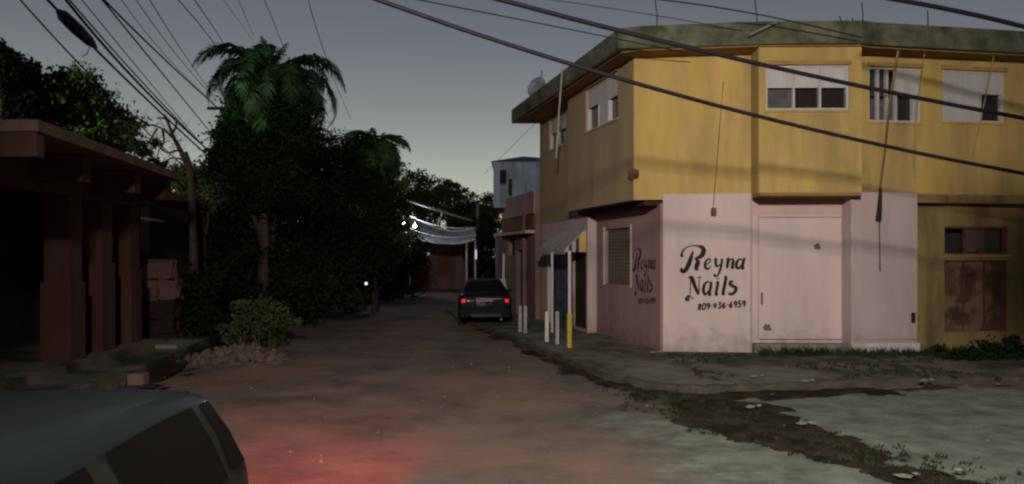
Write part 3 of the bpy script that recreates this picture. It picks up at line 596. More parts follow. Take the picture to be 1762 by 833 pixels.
b_ = new(); add_box(b_, rx0 + .58, rx0 + .72, ry - .06, ry - .045, 4.55, 5.2); obj('vent', b_, M['dark'], rr_)
# further row along the right of the street
fr = thing('house', 'dark far house wall beyond the parked car on the right', 'house', (-1.5, 36, 0))
H2 = Face(-.35, 31.4, -.95, 43); 
if H2.n.x > 0: H2.n = -H2.n
h1 = (3.0, 4.0, .1, 2.3); h2 = (6.0, 7.2, 1.0, 2.2)
obj('wall', wallmesh(H2, 0, H2.len, -.1, 3.2, .25, [h1, h2]), M['dusty'], fr)
b_ = new(); fbox(b_, H2, *h1, -.24, -.2); obj('door', b_, M['dark'], fr)
b_ = new(); fbox(b_, H2, *h2, -.24, -.2); obj('window', b_, M['dark'], fr)
b_ = new(); add_prism(b_, [(-.42, 31.3), (3, 31.3), (3, 43.2), (-1.02, 43.2)], 3.2, 3.32); obj('roof', b_, M['zinc'], fr)
b_ = new(); add_prism(b_, [(-.33, 31.45), (3, 31.45), (3, 31.65), (-.33, 31.65)], -.1, 3.19); obj('wall', b_, M['dusty'], fr)
# white drain pipe at its corner
p = thing('drain_pipe', 'thin white pipe with pale bucket at its foot behind the black sedan', 'pipe', (W(866, 440, 27.5).x, 27.5, 0))
x_ = p.location.x; b_ = new(); add_tube(b_, [(x_, 27.5, .75), (x_ + .02, 27.5, 2.3)], .045); obj('pipe', b_, M['white'], p)
b_ = new(); add_tube(b_, [(x_ - .03, 27.5, .08), (x_ - .03, 27.5, .6), (x_ - .03, 27.5, 1.15), (x_ - .03, 27.5, 1.4)], [.12, .17, .18, .10], 12); obj('bucket', b_, M['white'], p, True)

# ------------------------------------------------------------------ posts on the sidewalk
def post(px, ytop, ybot, m, label, r=.055):
    Z = F * (CAMH - .1) / (ybot - HY); x = (px - HX) / F * Z; h = CAMH - (ytop - HY) / F * Z - .1
    b_ = new(); add_tube(b_, [(x, Z, .08), (x, Z, .1 + h * .5), (x + random.uniform(-.01, .01), Z, .1 + h)], [r, r * .97, r * .93], 12)
    o = at_base(obj('bollard', b_, m, smooth=False)); tag(o, label, 'bollard', 'bollards along the sidewalk edge'); return o
post(895, 526, 571, M['bluewhite'], 'leftmost thin white bollard, nearest the parked black sedan')
post(904, 526, 573, M['bluewhite'], 'white bollard just right of the leftmost one beside the sedan')
post(941, 536, 588, M['white'], 'cream white bollard in front of the dark blue door, left one')
post(959, 536, 592, M['bluewhite'], 'bluish white bollard in front of the dark blue door, right one')
for (px, yt, yb, lab) in ((980, 432, 598, 'awning post, white above and yellow at its foot, beside the dark doorway'), (950, 434, 572, 'thin white awning post at the far end of the awning')):
    Z = F * (CAMH - .1) / (yb - HY); Z = min(Z, 23.5); x = (px - HX) / F * Z
    r_ = thing('awning_post', lab, 'post', (x, Z, .1), group='posts under the awning')
    ht = CAMH - (yt - HY) / F * Z
    b_ = new(); add_tube(b_, [(x, Z, .6 if 'yellow' in lab else .1), (x, Z, ht)], .036, 10); obj('post', b_, M['white'], r_)
    if 'yellow' in lab:
        b_ = new(); add_tube(b_, [(x, Z, .08), (x, Z, .9)], .062, 10); obj('post_foot', b_, M['yelpaint'], r_)

# ------------------------------------------------------------------ porch building on the left
pb = thing('porch_building', 'dark reddish building with flat concrete porch roof and square columns', 'building', (-10, 14, 0))
cx = lambda y: -8.47 + .12 * (16.8 - y)
RT = CAMH + 1.86
b_ = new(); add_prism(b_, [(-30, 10.3), (-6.46, 10.3), (-7.55, 17.3), (-30, 17.3)], RT - .16, RT); obj('porch_roof', b_, M['porchroof'], pb)
b_ = new(); add_prism(b_, [(-30, 10.33), (-6.50, 10.33), (-6.53, 10.55), (-30, 10.55)], RT - .50, RT - .162); obj('fascia', b_, M['porch'], pb)
for y in (12.6, 14.9, 16.7):
    b_ = new(); add_prism(b_, [(-14, y), (cx(y) + .8 , y), (cx(y) + .75, y + .35), (-14, y + .35)], RT - .62, RT - .165); obj('beam', b_, M['porch'], pb)
b_ = new(); add_prism(b_, [(cx(10.6) - .4, 10.6), (cx(10.6) - .05, 10.6), (cx(17.2) - .05, 17.2), (cx(17.2) - .4, 17.2)], RT - .75, RT - .17); obj('beam', b_, M['porch'], pb)
for y in (13.9, 15.3, 16.8):
    b_ = new(); x = cx(y); add_box(b_, x - .5, x - .02, y, y + .42, .3, RT - .76, .012); cl = obj('column', b_, M['porch'], pb)
    b_ = new(); add_box(b_, x - .54, x + .02, y - .04, y + .46, .3, 1.9 + .2 * math.sin(y * 3), .01); obj('column_cladding', b_, M['porch'], cl)
b_ = new(); add_prism(b_, [(-30, 9.6), (-7.75, 9.6), (-8.0, 17.6), (-30, 17.6)], -.1, .30); obj('porch_floor', b_, M['walk'], pb)
PW = Face(-10.3, 10.2, -10.9, 17.3)
if PW.n.x < 0: PW.n = -PW.n
oo = [(1.2, 2.5, .3, 2.6), (4.2, 5.6, 1.2, 2.6)]
obj('wall', wallmesh(PW, 0, PW.len, .3, RT - .17, .2, oo), M['adarkwall'], pb)
for o_ in oo:
    b_ = new(); fbox(b_, PW, *o_, -.19, -.12); obj('door' if o_[2] < 1 else 'window', b_, M['brown'], pb)
b_ = new(); add_prism(b_, [(-30, 17.3), (-8.6, 17.3), (-8.6, 17.5), (-30, 17.5)], -.1, RT - .17); obj('wall', b_, M['adarkwall'], pb)
b_ = new(); add_prism(b_, [(-8.2, 16.9), (-7.5, 16.9), (-7.55, 18.1), (-8.25, 18.1)], -.1, .24); obj('step', b_, M['conc'], pb)
# dark house behind it
dh = thing('house', 'low dark house half hidden in the trees left of the street', 'house', (-11, 23, 0))
b_ = new(); add_box(b_, -15, -9.6, 20, 26, -.1, 3.75); obj('wall', b_, M['adarkwall'], dh)
b_ = new(); add_hex(b_, [(-15.5, 19.6, 3.75), (-9.2, 19.6, 3.75), (-9.2, 26.4, 3.75), (-15.5, 26.4, 3.75), (-15.5, 19.6, 4.3), (-9.2, 19.6, 3.95), (-9.2, 26.4, 3.95), (-15.5, 26.4, 4.3)]); obj('roof', b_, M['brown'], dh)
b_ = new(); add_hex(b_, [(-9.6, 19.2, 3.2), (-9.15, 19.2, 3.12), (-9.15, 19.9, 3.12), (-9.6, 19.9, 3.2), (-9.6, 19.2, 3.24), (-9.15, 19.2, 3.16), (-9.15, 19.9, 3.16), (-9.6, 19.9, 3.24)]); obj('canopy', b_, M['pinkdull'], dh)
b_ = new(); add_box(b_, -12.5, -11.5, 19.93, 19.99, 0, 2.1); obj('door', b_, M['brown'], dh)
# pale ruined wall piece next to the last column
rw = thing('broken_wall', 'broken pale pink masonry wall stub beside the last porch column', 'wall', W(270, 520, 19.0)); rw.location.z = 0
for (x0, x1, y0, y1, dz) in ((243, 292, 450, 480, 0), (240, 272, 482, 520, .05), (273, 303, 481, 515, -.04), (245, 300, 521, 548, .03), (248, 296, 549, 572, -.02), (246, 300, 573, 612, .02)):
    b_ = new(); p = W(x0, y1, 19 + dz); q = W(x1, y0, 19 + dz); add_box(b_, p.x, q.x, 19 + dz, 19.4 + dz, p.z, q.z, .04)
    for v in b_.verts: v.co += Vector((random.uniform(-.07, .07), random.uniform(-.05, .05), random.uniform(-.06, .06)))
    obj('block', b_, M['tarp'] if y0 < 520 else M['adarkwall'], rw)

# ------------------------------------------------------------------ leaves
def leafmesh(centres, n, size, seed, flat=.5, shape=1.6):
    "centres: list of (x,y,z,rx,ry,rz,weight)"
    r = np.random.default_rng(seed)
    c = np.array(centres, float); wt = c[:, 3] * c[:, 5] ; wt = wt / wt.sum()
    # small clumps in each ellipsoid
    nc = max(6, n // 75); idx = r.choice(len(c), nc, p=wt)
    d = r.normal(size=(nc, 3)); d /= np.linalg.norm(d, axis=1)[:, None]; rad = r.uniform(.2, 1.3, nc) ** .7
    cc = c[idx, :3] + d * rad[:, None] * c[idx, 3:6]
    li = r.integers(0, nc, n); cs = c[idx[li], 3:6].mean(1) * .18 * r.uniform(.6, 1.3, nc)[li]
    pos = cc[li] + r.normal(size=(n, 3)) * cs[:, None] * np.array([1, 1, .7])
    a = r.normal(size=(n, 3)); a[:, 2] -= .4; a /= np.linalg.norm(a, axis=1)[:, None]
    b = np.cross(a, r.normal(size=(n, 3))); b /= np.linalg.norm(b, axis=1)[:, None]
    s = size * r.uniform(.5, 1.4, n)[:, None]
    v = np.empty((n, 4, 3)); v[:, 0] = pos; v[:, 1] = pos + a * s * .5 + b * s * .28; v[:, 2] = pos + a * s; v[:, 3] = pos + a * s * .5 - b * s * .28
    me = bpy.data.meshes.new('crown'); me.vertices.add(n * 4); me.vertices.foreach_set('co', v.ravel())
    me.loops.add(n * 4); me.loops.foreach_set('vertex_index', np.arange(n * 4, dtype=np.int32))
    me.polygons.add(n); me.polygons.foreach_set('loop_start', np.arange(n, dtype=np.int32) * 4); me.polygons.foreach_set('loop_total', np.full(n, 4, dtype=np.int32))
    me.update(calc_edges=True); return me
def addme(name, me, m, parent):
    me.transform(Matrix.Translation(-rootloc(parent))); o = bpy.data.objects.new(name, me); C.objects.link(o); me.materials.append(m); o.parent = parent; return o
def tree(blobs, Z, trunk_px, label, m='leafdark', n=12000, size=.2, seed=1, cat='tree', name='tree', depth=None, group=None):
    "blobs: (px, py, rx px, ry px)"
    cs = []
    for (px, py, rx, ry) in blobs:
        p = W(px, py, Z); cs.append((p.x, p.y + random.uniform(-.6, .6), p.z, rx / F * Z, (depth or rx / F * Z), ry / F * Z))
    x = (trunk_px - HX) / F * Z; t = thing(name, label, cat, (x, Z, 0), group=group)
    top = max(cs, key=lambda c: c[2]); low = min(c[2] - c[5] for c in cs)
    b_ = new(); zc = sum(c[2] for c in cs) / len(cs)
    add_tube(b_, [(x, Z, -.1), (x + .05, Z, max(.6, zc * .5)), (x - .05, Z, zc)], [.22, .16, .1], 9); obj('trunk', b_, M['bark'], t, True)
    for i, c in enumerate(cs):
        b_ = new(); s_ = Vector((x, Z, min(zc * .55, max(.5, c[2] * .5)))); e2 = Vector(c[:3]); mid = s_.lerp(e2, .5) + V(random.uniform(-.2, .2), 0, .15)
        add_tube(b_, [s_, mid, e2], [.09, .06, .025], 6); obj('limb', b_, M['bark'], t, True)
    addme('crown', leafmesh(cs, int(n * 2.0), size * .68, seed), M[m], t); return t
def frond_mesh(Lf, droop, nl=26, lw=.55, seed=0):
    r = random.Random(seed); vs, fs = [], []
    pts = []; ang = R(62); p = Vector((0, 0, 0)); st = Lf / nl
    for i in range(nl + 1):
        pts.append(p.copy()); p = p + Vector((math.cos(ang), 0, math.sin(ang))) * st; ang -= R(droop) / nl * (1 + .8 * i / nl)
    for i in range(nl):
        a, b = pts[i], pts[i + 1]; rad = .03 * (1 - i / nl) + .006; k0 = len(vs)
        for q in (a, b):
            vs += [(q.x, -rad, q.z), (q.x, rad, q.z), (q.x, 0, q.z + rad)]
        fs += [(k0, k0 + 1, k0 + 4, k0 + 3), (k0 + 1, k0 + 2, k0 + 5, k0 + 4), (k0 + 2, k0, k0 + 3, k0 + 5)]
        if i < 3: continue
        t = i / nl; ll = lw * (math.sin(math.pi * min(1, t * .92 + .12)) ** .6) * (1 if t < .85 else .8)
        tg = (b - a).normalized()
        for sgn in (-1, 1):
            for sub in (0, .5):
                o = a.lerp(b, sub); dirv = (Vector((0, sgn, 0)) * .8 + tg * .55 + Vector((0, 0, r.uniform(-.55, .15)))).normalized(); l2 = ll * r.uniform(.75, 1.15)
                m = o + dirv * l2 * .5; ee = o + dirv * l2 + Vector((0, 0, -.28 * l2)); wv = tg * .022
                k0 = len(vs); vs += [tuple(o - wv), tuple(o + wv), tuple(m + wv * 1.3), tuple(ee), tuple(m - wv * 1.3)]; fs.append((k0, k0 + 1, k0 + 2, k0 + 3, k0 + 4))
    me = bpy.data.meshes.new('frond'); me.from_pydata(vs, [], fs); me.materials.append(M['palm']); return me
def palm(px, pytop, Z, Lf, nf, label, seed, trunk_r=.2):
    p = W(px, pytop, Z); t = thing('palm_tree', label, 'palm tree', (p.x, Z, 0))
    b_ = new(); add_tube(b_, [(p.x, Z, -.1), (p.x, Z, p.z * .5), (p.x, Z, p.z)], [trunk_r * 1.2, trunk_r, trunk_r * .7], 12); obj('trunk', b_, M['bark'], t, True)
    b_ = new(); add_tube(b_, [(p.x, Z, p.z - .1), (p.x, Z, p.z + Lf * .25), (p.x, Z, p.z + Lf * .4)], [trunk_r * .75, .09, .02], 10); obj('crownshaft', b_, M['palm'], t, True)
    r = random.Random(seed); k_ = 0
    for (cnt, dr_, tilt, sc_) in ((6, 45, -.42, .48), (9, 115, -.12, 1.0), (12, 140, .22, 1.05), (16, 140, .62, .95), (18, 95, 1.15, .85)):
        cnt = max(3, int(cnt * nf / 60)); va = [frond_mesh(Lf, dr_, seed=q + seed) for q in range(2)]
        for i in range(cnt):
            o = bpy.data.objects.new('frond', va[i % 2]); C.objects.link(o); o.parent = t; o.location = (0, 0, p.z + .12 - .12 * tilt)
            k_ += 1; o.rotation_euler = (r.uniform(-.15, .15), tilt + r.uniform(-.14, .14), k_ * 2.399 + r.uniform(-.25, .25)); s_ = sc_ * r.uniform(.85, 1.12); o.scale = (s_, s_, s_)
    return t
palm(466, 152, 24.6, 3.15, 70, 'tall palm with drooping crown rising above the dark trees on the left', 3, .16)
palm(645, 262, 30.2, 2.0, 34, 'smaller lit palm crown at the right end of the tree mass', 11, .13)
tree([(440, 235, 60, 60), (400, 260, 35, 50), (500, 240, 50, 65), (395, 290, 45, 60), (440, 320, 85, 60)], 23.6, 452, 'dense dark tree crown hiding the trunk of the tall palm', n=16000, seed=2)
tree([(400, 360, 80, 70), (360, 410, 60, 70), (430, 440, 80, 80)], 25.5, 400, 'dark bushy tree left of the palm, low crown over the dark house', n=16000, seed=3)
tree([(530, 270, 38, 50), (560, 320, 70, 70), (520, 380, 80, 80), (560, 440, 80, 70)], 28.5, 550, 'broad dark tree right of the tall palm', n=18000, seed=4)
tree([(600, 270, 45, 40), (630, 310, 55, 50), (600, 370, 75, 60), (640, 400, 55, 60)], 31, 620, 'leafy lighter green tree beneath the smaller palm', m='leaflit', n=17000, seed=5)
tree([(650, 345, 45, 45), (620, 430, 70, 50), (570, 480, 70, 45), (500, 490, 70, 50)], 30, 600, 'low dark tree hanging over the left edge of the street', n=17000, seed=6)
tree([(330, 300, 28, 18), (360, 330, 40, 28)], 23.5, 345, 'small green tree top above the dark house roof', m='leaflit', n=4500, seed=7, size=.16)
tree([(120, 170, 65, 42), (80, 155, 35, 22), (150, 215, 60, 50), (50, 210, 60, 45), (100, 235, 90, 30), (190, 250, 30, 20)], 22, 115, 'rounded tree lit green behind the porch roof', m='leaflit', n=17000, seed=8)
tree([(12, 120, 28, 30), (0, 90, 18, 16), (45, 125, 18, 22), (10, 170, 40, 35)], 20, 10, 'dark tree at the left edge above the porch roof', n=7000, seed=9)
tree([(705, 325, 32, 28), (735, 350, 40, 38), (770, 345, 28, 30), (700, 375, 40, 40)], 58, 725, 'round far tree left of the street end against the pale sky', m='leafolive', n=8000, size=.3, seed=10)
tree([(820, 365, 32, 30), (800, 390, 40, 40), (840, 385, 30, 40)], 62, 815, 'low far tree beside the blue roof room', m='leafolive', n=8000, size=.3, seed=11)
tree([(775, 318, 22, 16), (765, 330, 18, 20), (790, 335, 16, 16)], 60, 772, 'thin far tree with airy twigs above the canopy roof', m='leafolive', n=1100, size=.3, seed=12)
tree([(690, 440, 40, 45), (665, 410, 30, 40)], 40, 680, 'dark tree left of the far canopy', n=6000, seed=13)
tree([(830, 440, 25, 40), (845, 470, 20, 30), (835, 400, 20, 30)], 47, 838, 'dark shrub tree in the gap beyond the sedan', n=6000, seed=14)
# bushes
def bush(blobs, Z, label, m='leafdark', n=3500, size=.14, seed=1, spiky=False):
    cs = []
    for (px, py, rx, ry) in blobs:
        p = W(px, py, Z); cs.append((p.x, p.y, max(p.z, .1), rx / F * Z, rx / F * Z, ry / F * Z))
    t = thing('bush', label, 'bush', (cs[0][0], Z, 0)); addme('foliage', leafmesh(cs, n, size, seed), M[m], t)
    b_ = new()
    for i in range(5): add_tube(b_, [(cs[0][0], Z, -.02), Vector(cs[i % len(cs)][:3]) + V(random.uniform(-.3, .3), random.uniform(-.2, .2), .1)], [.03, .012], 5)
    obj('stem', b_, M['bark'], t); return t
bush([(340, 520, 50, 50), (300, 560, 40, 35), (380, 570, 50, 30)], 20, 'dark bush between the broken wall and the spiky plant', n=6000, seed=21)
bush([(430, 470, 70, 50), (520, 500, 60, 40), (590, 500, 40, 25)], 24, 'dark hedge bush under the big trees along the road', n=9000, seed=22)
bush([(640, 505, 40, 12), (690, 500, 40, 10), (600, 512, 30, 12)], 36, 'low verge bush at the far bend of the road', n=4000, seed=23)
bush([(1640, 615, 40, 22), (1690, 620, 40, 24), (1750, 615, 40, 28), (1800, 620, 40, 28)], 15.9, 'black scrub bush at the foot of the ochre wall', n=7000, size=.09, seed=24)
bush([(440, 545, 38, 28), (475, 560, 36, 24), (410, 565, 25, 18), (455, 528, 20, 12)], 18.9, 'rounded leafy bush behind the rubble heap', m='leafolive', n=5200, size=.10, seed=25)
# spiky plant
sp = thing('spiky_plant', 'spiky grass-like plant beside the rubble heap', 'plant', ((455 - HX) / F * 18.6, 18.6, 0))
blade_r = random.Random(5)
def blade_mesh(Lb, lean):
    vs, fs = [], []
    for i in range(6):
        t = i / 5; x = Lb * lean * t ** 1.5; z = Lb * t * (1 - .45 * lean * t); wd = .028 * (1 - t) + .003
        vs += [(x, -wd, z), (x, wd, z)]
    fs = [(2 * i, 2 * i + 1, 2 * i + 3, 2 * i + 2) for i in range(5)]
    me = bpy.data.meshes.new('leaf'); me.from_pydata(vs, [], fs); me.materials.append(M['leafolive']); return me
bms = [blade_mesh(.85, l_) for l_ in (.3, .6, .9, 1.2)]
for i in range(90):
    o = bpy.data.objects.new('leaf', bms[i % 4]); C.objects.link(o); o.parent = sp
    o.location = (blade_r.uniform(-.55, .5), blade_r.uniform(-.3, .3), 0); o.rotation_euler = (0, 0, blade_r.uniform(0, 6.28)); o.scale = (1, 1, blade_r.uniform(.6, 1.15))
# bare tree
bt = thing('bare_tree', 'leafless tree with crooked branches behind the porch roof', 'tree', ((330 - HX) / F * 21, 21, 0))
def branch(name, pts, r0, r1, par):
    b_ = new(); q = [Vector(p) for p in catmull([tuple(p) for p in pts], 4)]; n_ = len(q); add_tube(b_, q, [r0 + (r1 - r0) * i / (n_ - 1) for i in range(n_)], 6); return obj(name, b_, M['bark'], par, True)
Zb = 21
branch('trunk', [W(335, 520, Zb), W(332, 400, Zb), W(328, 300, Zb), W(318, 262, Zb)], .13, .075, bt)
mainp = [W(328, 300, Zb), W(312, 262, Zb + .1), W(298, 235, Zb), W(286, 206, Zb - .1), W(270, 203, Zb)]
branch('branch', mainp, .08, .02, bt)
for pts in ([(300, 240), (280, 222), (255, 215), (225, 225), (215, 240)], [(308, 258), (285, 262), (262, 240), (240, 236)], [(318, 275), (296, 272), (278, 280), (262, 270)], [(322, 285), (300, 292), (285, 300)], [(270, 222), (262, 235), (248, 262), (246, 290)], [(296, 232), (304, 215), (300, 200)], [(255, 215), (240, 205), (228, 206)], [(280, 224), (282, 245), (272, 262), (270, 290)]):
    branch('branch', [W(x, y, Zb + random.uniform(-.3, .3)) for x, y in pts], .035, .008, bt)
b_ = new()
for i in range(170):
    x, y = random.uniform(215, 312), random.uniform(212, 300); p = W(x, y, Zb + random.uniform(-.8, .8)); d_ = Vector((random.uniform(-.4, .4), random.uniform(-.2, .2), random.uniform(-.1, .5)))
    add_tube(b_, [p, p + d_ * .6 + V(.05, 0, 0), p + d_], [.008, .006, .003], 3, False)
obj('twigs', b_, M['bark'], bt, kind='stuff')
addme('leaves', leafmesh([(*W(250, 240, Zb), .5, .5, .28), (*W(232, 262, Zb), .35, .4, .3), (*W(285, 290, Zb), .6, .5, .25)], 700, .12, 77), M['leafdark'], bt)['kind'] = 'stuff'

# ------------------------------------------------------------------ rubble heap, stones, litter
rh = thing('rubble_heap', 'heap of pale rubble and dirt at the left road edge', 'rubble heap', (-5.9, 16.4, 0))
xs_a = np.arange(-7.3, -4.6, .07); ys_a = np.arange(15.0, 17.9, .07)
def hz(x, y):
    d = ((x + 5.95 + .12 * (y - 16.4)) / 1.05) ** 2 + ((y - 16.4) / .95) ** 2
    return np.maximum(0, .24 * np.exp(-d * 1.5) * (1 + .3 * fbm(x, y, 3.3, 3)) + .03 * fbm(x, y, 9, 1)) - .03
sheet('dirt', xs_a, ys_a, hz, M['rubble'], parent=rh, kind=None)
stones = []
for i in range(3):
    b_ = new(); bmesh.ops.create_icosphere(b_, subdivisions=1, radius=1)
    for v in b_.verts: v.co *= random.uniform(.7, 1.15)
    me = bpy.data.meshes.new('stone'); b_.to_mesh(me); b_.free(); me.materials.append(M['rubble']); stones.append(me)
for i in range(110):
    a, r_ = random.uniform(0, 6.28), random.random() ** .6; x, y = -5.95 + 1.15 * r_ * math.cos(a), 16.3 + 1.0 * r_ * math.sin(a)
    o = bpy.data.objects.new('stone', stones[i % 3]); C.objects.link(o); o.parent = rh; z = float(hz(np.array(x), np.array(y)))
    s_ = random.uniform(.03, .10) * (1.5 if i < 14 else 1); o.location = Vector((x, y, max(z, 0) + s_ * .3)) - rh.location; o.scale = (s_ * random.uniform(.8, 1.5), s_, s_ * .8); o.rotation_euler = (random.random() * 3, random.random() * 3, random.random() * 3)
b_ = new(); p = W(238, 655, 12.2); add_box(b_, p.x - .13, p.x + .13, 12.1, 12.3, .16, .34, .01); tag(at_base(obj('concrete_block', b_, M['tarp'])), 'small reddish block on the left pavement behind the dark car', 'block')
# loose gravel + weeds
def scatter(name, pts, mesh_fn, m, label, cat):
    vs, fs = [], []
    for p in pts:
        v, f = mesh_fn(p); k0 = len(vs); vs += v; fs += [tuple(i + k0 for i in q) for q in f]
    o = obj(name, (vs, [], fs), m, kind='stuff'); tag(o, label, cat); return o
ico = new(); bmesh.ops.create_icosphere(ico, subdivisions=1, radius=1); IV = [v.co.copy() for v in ico.verts]; IF = [[v.index for v in f.verts] for f in ico.faces]; ico.free()
def peb(p):
    s_ = p[3]; return [(p[0] + v.x * s_ * random.uniform(.8, 1.3), p[1] + v.y * s_ * random.uniform(.8, 1.3), p[2] + v.z * s_ * .6) for v in IV], IF
pts = []
while len(pts) < 380:
    y = random.uniform(5, 20); x = random.uniform(-.75, .75) * y
    if roadmask(np.array(x), np.array(y)) : pts.append((x, y, float(roadz(x, y)) + .008, random.choice((.008, .012, .02, .03)) * random.uniform(.6, 1.2)))
scatter('gravel', pts, peb, M['pebble'], 'loose pebbles scattered over the worn street', 'gravel')
def tuft(p):
    vs, fs = [], []
    for i in range(7):
        a = random.uniform(0, 6.28); l_ = p[3] * random.uniform(.6, 1.3); dx, dy = math.cos(a) * l_ * .6, math.sin(a) * l_ * .6; w_ = .006 + .01 * random.random(); k0 = len(vs)
        ox, oy = random.uniform(-.05, .05), random.uniform(-.05, .05)
        vs += [(p[0] + ox - w_, p[1] + oy, p[2]), (p[0] + ox + w_, p[1] + oy, p[2]), (p[0] + ox + dx, p[1] + oy + dy, p[2] + l_)]; fs.append((k0, k0 + 1, k0 + 2))
    return vs, fs
pts = []
while len(pts) < 1900:
    m_ = random.random()
    if m_ < .45:
        x = random.uniform(3.3, 12); y = random.uniform(13.0, 16.3); z = .10; s_ = random.uniform(.02, .07)
        if float(fbm(x, y, 1.3, 2)) < .1: continue
    elif m_ < .72:
        y = random.uniform(5, 12.5); x = float(strip_c(y)) + random.gauss(.2, .45); z = .01; s_ = random.uniform(.015, .05)
    elif m_ < .9:
        x = random.uniform(5.3, 12); y = 16.2 - .05 * random.random() + max(0, x - 8.9) * .17; z = .1; s_ = random.uniform(.05, .22)
    else:
        y = random.uniform(14, 30); x = 1.05 - .26 * (y - 16.2) + random.gauss(0, .12); z = .02; s_ = random.uniform(.02, .1)
    pts.append((x, y, z, s_))
scatter('weeds', pts, tuft, M['weed'], 'low weeds growing on the sidewalk and along the muddy strip', 'weeds')
def crumb(p):
    s_ = p[3]; a = random.uniform(0, 3); vs = [(p[0] + s_ * math.cos(a + q) * random.uniform(.6, 1.2), p[1] + s_ * math.sin(a + q) * .8, p[2] + random.uniform(.005, .03)) for q in (0, 1.3, 2.6, 3.9, 5.1)]
    return vs + [(p[0], p[1], p[2] + .04)], [(i, (i + 1) % 5, 5) for i in range(5)]
for (px, py, lab) in ((1385, 663, 'pale crumpled litter on the sidewalk in front of the pink wall'), (1300, 655, 'small pale scrap on the sidewalk below the lettering'), (1590, 662, 'pale scrap at the right tip of the mud arm'), (1630, 812, 'pale scraps in the mud at the bottom right'), (1380, 730, 'pale scrap on the right bank of the mud strip'), (1555, 820, 'yellowish scrap in the mud near the bottom edge'), (1290, 700, 'flat pale scrap in the middle of the mud triangle'), (1125, 612, 'pale scrap at the foot of the pink corner')):
    Z = F * (CAMH - .06) / (py - HY); x = (px - HX) / F * Z; v, f = crumb((x, Z, .12 if py < 672 else .05, .10)); v2, f2 = crumb((x + .15, Z + .05, .12 if py < 672 else .05, .06))
    o = obj('litter', (v + v2, [], f + [tuple(i + 6 for i in q) for q in f2]), M['litter']); tag(at_base(o), lab, 'litter', 'scraps of litter')

# ------------------------------------------------------------------ cars
def carbody(st, nx=7):
    "st: list of (y, zsill, zbelt, zroof, wlow, wbelt, wroof)"
    return catmull(st, 4)
def section(s):
    y, z0, zb, zr, wl, wb, wr = s; h = zr - zb
    return [(0, z0), (wl * .9, z0), (wl, z0 + .10), (wl * 1.01, (z0 + zb) * .52), (wb, zb - .05), (wb * .985, zb), (wb + (wr - wb) * .5, zb + h * .5), (wr * 1.0, zb + h * .86), (wr * .93, zb + h * .95), (wr * .75, zb + h * 1.0), (wr * .4, zb + h * 1.0 + .012), (0, zb + h * 1.0 + .018)]
def car(root, st, paint, glass_side=(), rear_glass=None, front_glass=None, wheels=(1, 1), wr=.31, track=.76):
    S = carbody(st); secs = [section(s) for s in S]; ys = [s[0] for s in S]; n = len(secs[0]); b_ = new(); G_ = []
    for sg in (1, -1):
        g_ = [[b_.verts.new((sg * p[0], ys[i], p[1])) for p in sec] for i, sec in enumerate(secs)]; G_.append(g_)
        for i in range(len(g_) - 1):
            for j in range(n - 1): b_.faces.new([g_[i][j], g_[i + 1][j], g_[i + 1][j + 1], g_[i][j + 1]])
        b_.faces.new(g_[0]); b_.faces.new(g_[-1])
    bmesh.ops.remove_doubles(b_, verts=b_.verts, dist=.0005)
    body = obj('body', b_, paint, root, True)
    def pt(i, j, sg, off=.006):
        p = secs[i][j]; return (sg * (p[0] + (off if j < 9 else 0)), ys[i], p[1] + (off if j >= 8 else 0))
    for (i0, i1) in glass_side:
        for sg in (1, -1):
            b_ = new(); rows = [[b_.verts.new(pt(i, j, sg)) for j in (5, 6, 7)] for i in range(i0, i1 + 1)]
            for r in rows: r[0].co.z += .03
            for a in range(len(rows) - 1):
                for c in range(2): b_.faces.new([rows[a][c], rows[a + 1][c], rows[a + 1][c + 1], rows[a][c + 1]])
            obj('side_window', b_, M['carglass'], root, True)
    for rg, nm in ((rear_glass, 'rear_window'), (front_glass, 'windscreen')):
        if rg is None: continue
        b_ = new(); i0, i1 = rg; up_ = 1
        dy = -.008 if ys[i0] < 0 else .008
        rows = []
        for i in range(i0, i1 + 1):
            ww = secs[i][9][0] * 1.08; rows.append([b_.verts.new((sg * ww * q, ys[i] + dy, secs[i][9][1] + .012 + .01 * (1 - q))) for sg, q in ((1, 1), (1, .5), (1, 0), (-1, .5), (-1, 1))])
        for a in range(len(rows) - 1):
            for c in range(4): b_.faces.new([rows[a][c], rows[a + 1][c], rows[a + 1][c + 1], rows[a][c + 1]])
        obj(nm, b_, M['carglass'], root, True)
    for y in wheels:
        for sg in (1, -1):
            b_ = new(); add_tube(b_, [(sg * (track - .12), y, wr), (sg * (track - .10), y, wr), (sg * (track + .09), y, wr), (sg * (track + .11), y, wr)], [wr * .9, wr, wr, wr * .9], 24); wo = obj('wheel', b_, M['rubber'], root, True)
            b_ = new(); add_tube(b_, [(sg * (track + .10), y, wr), (sg * (track + .118), y, wr)], [wr * .62, wr * .6], 16); obj('rim', b_, M['rim'], wo)
    return S, secs, body
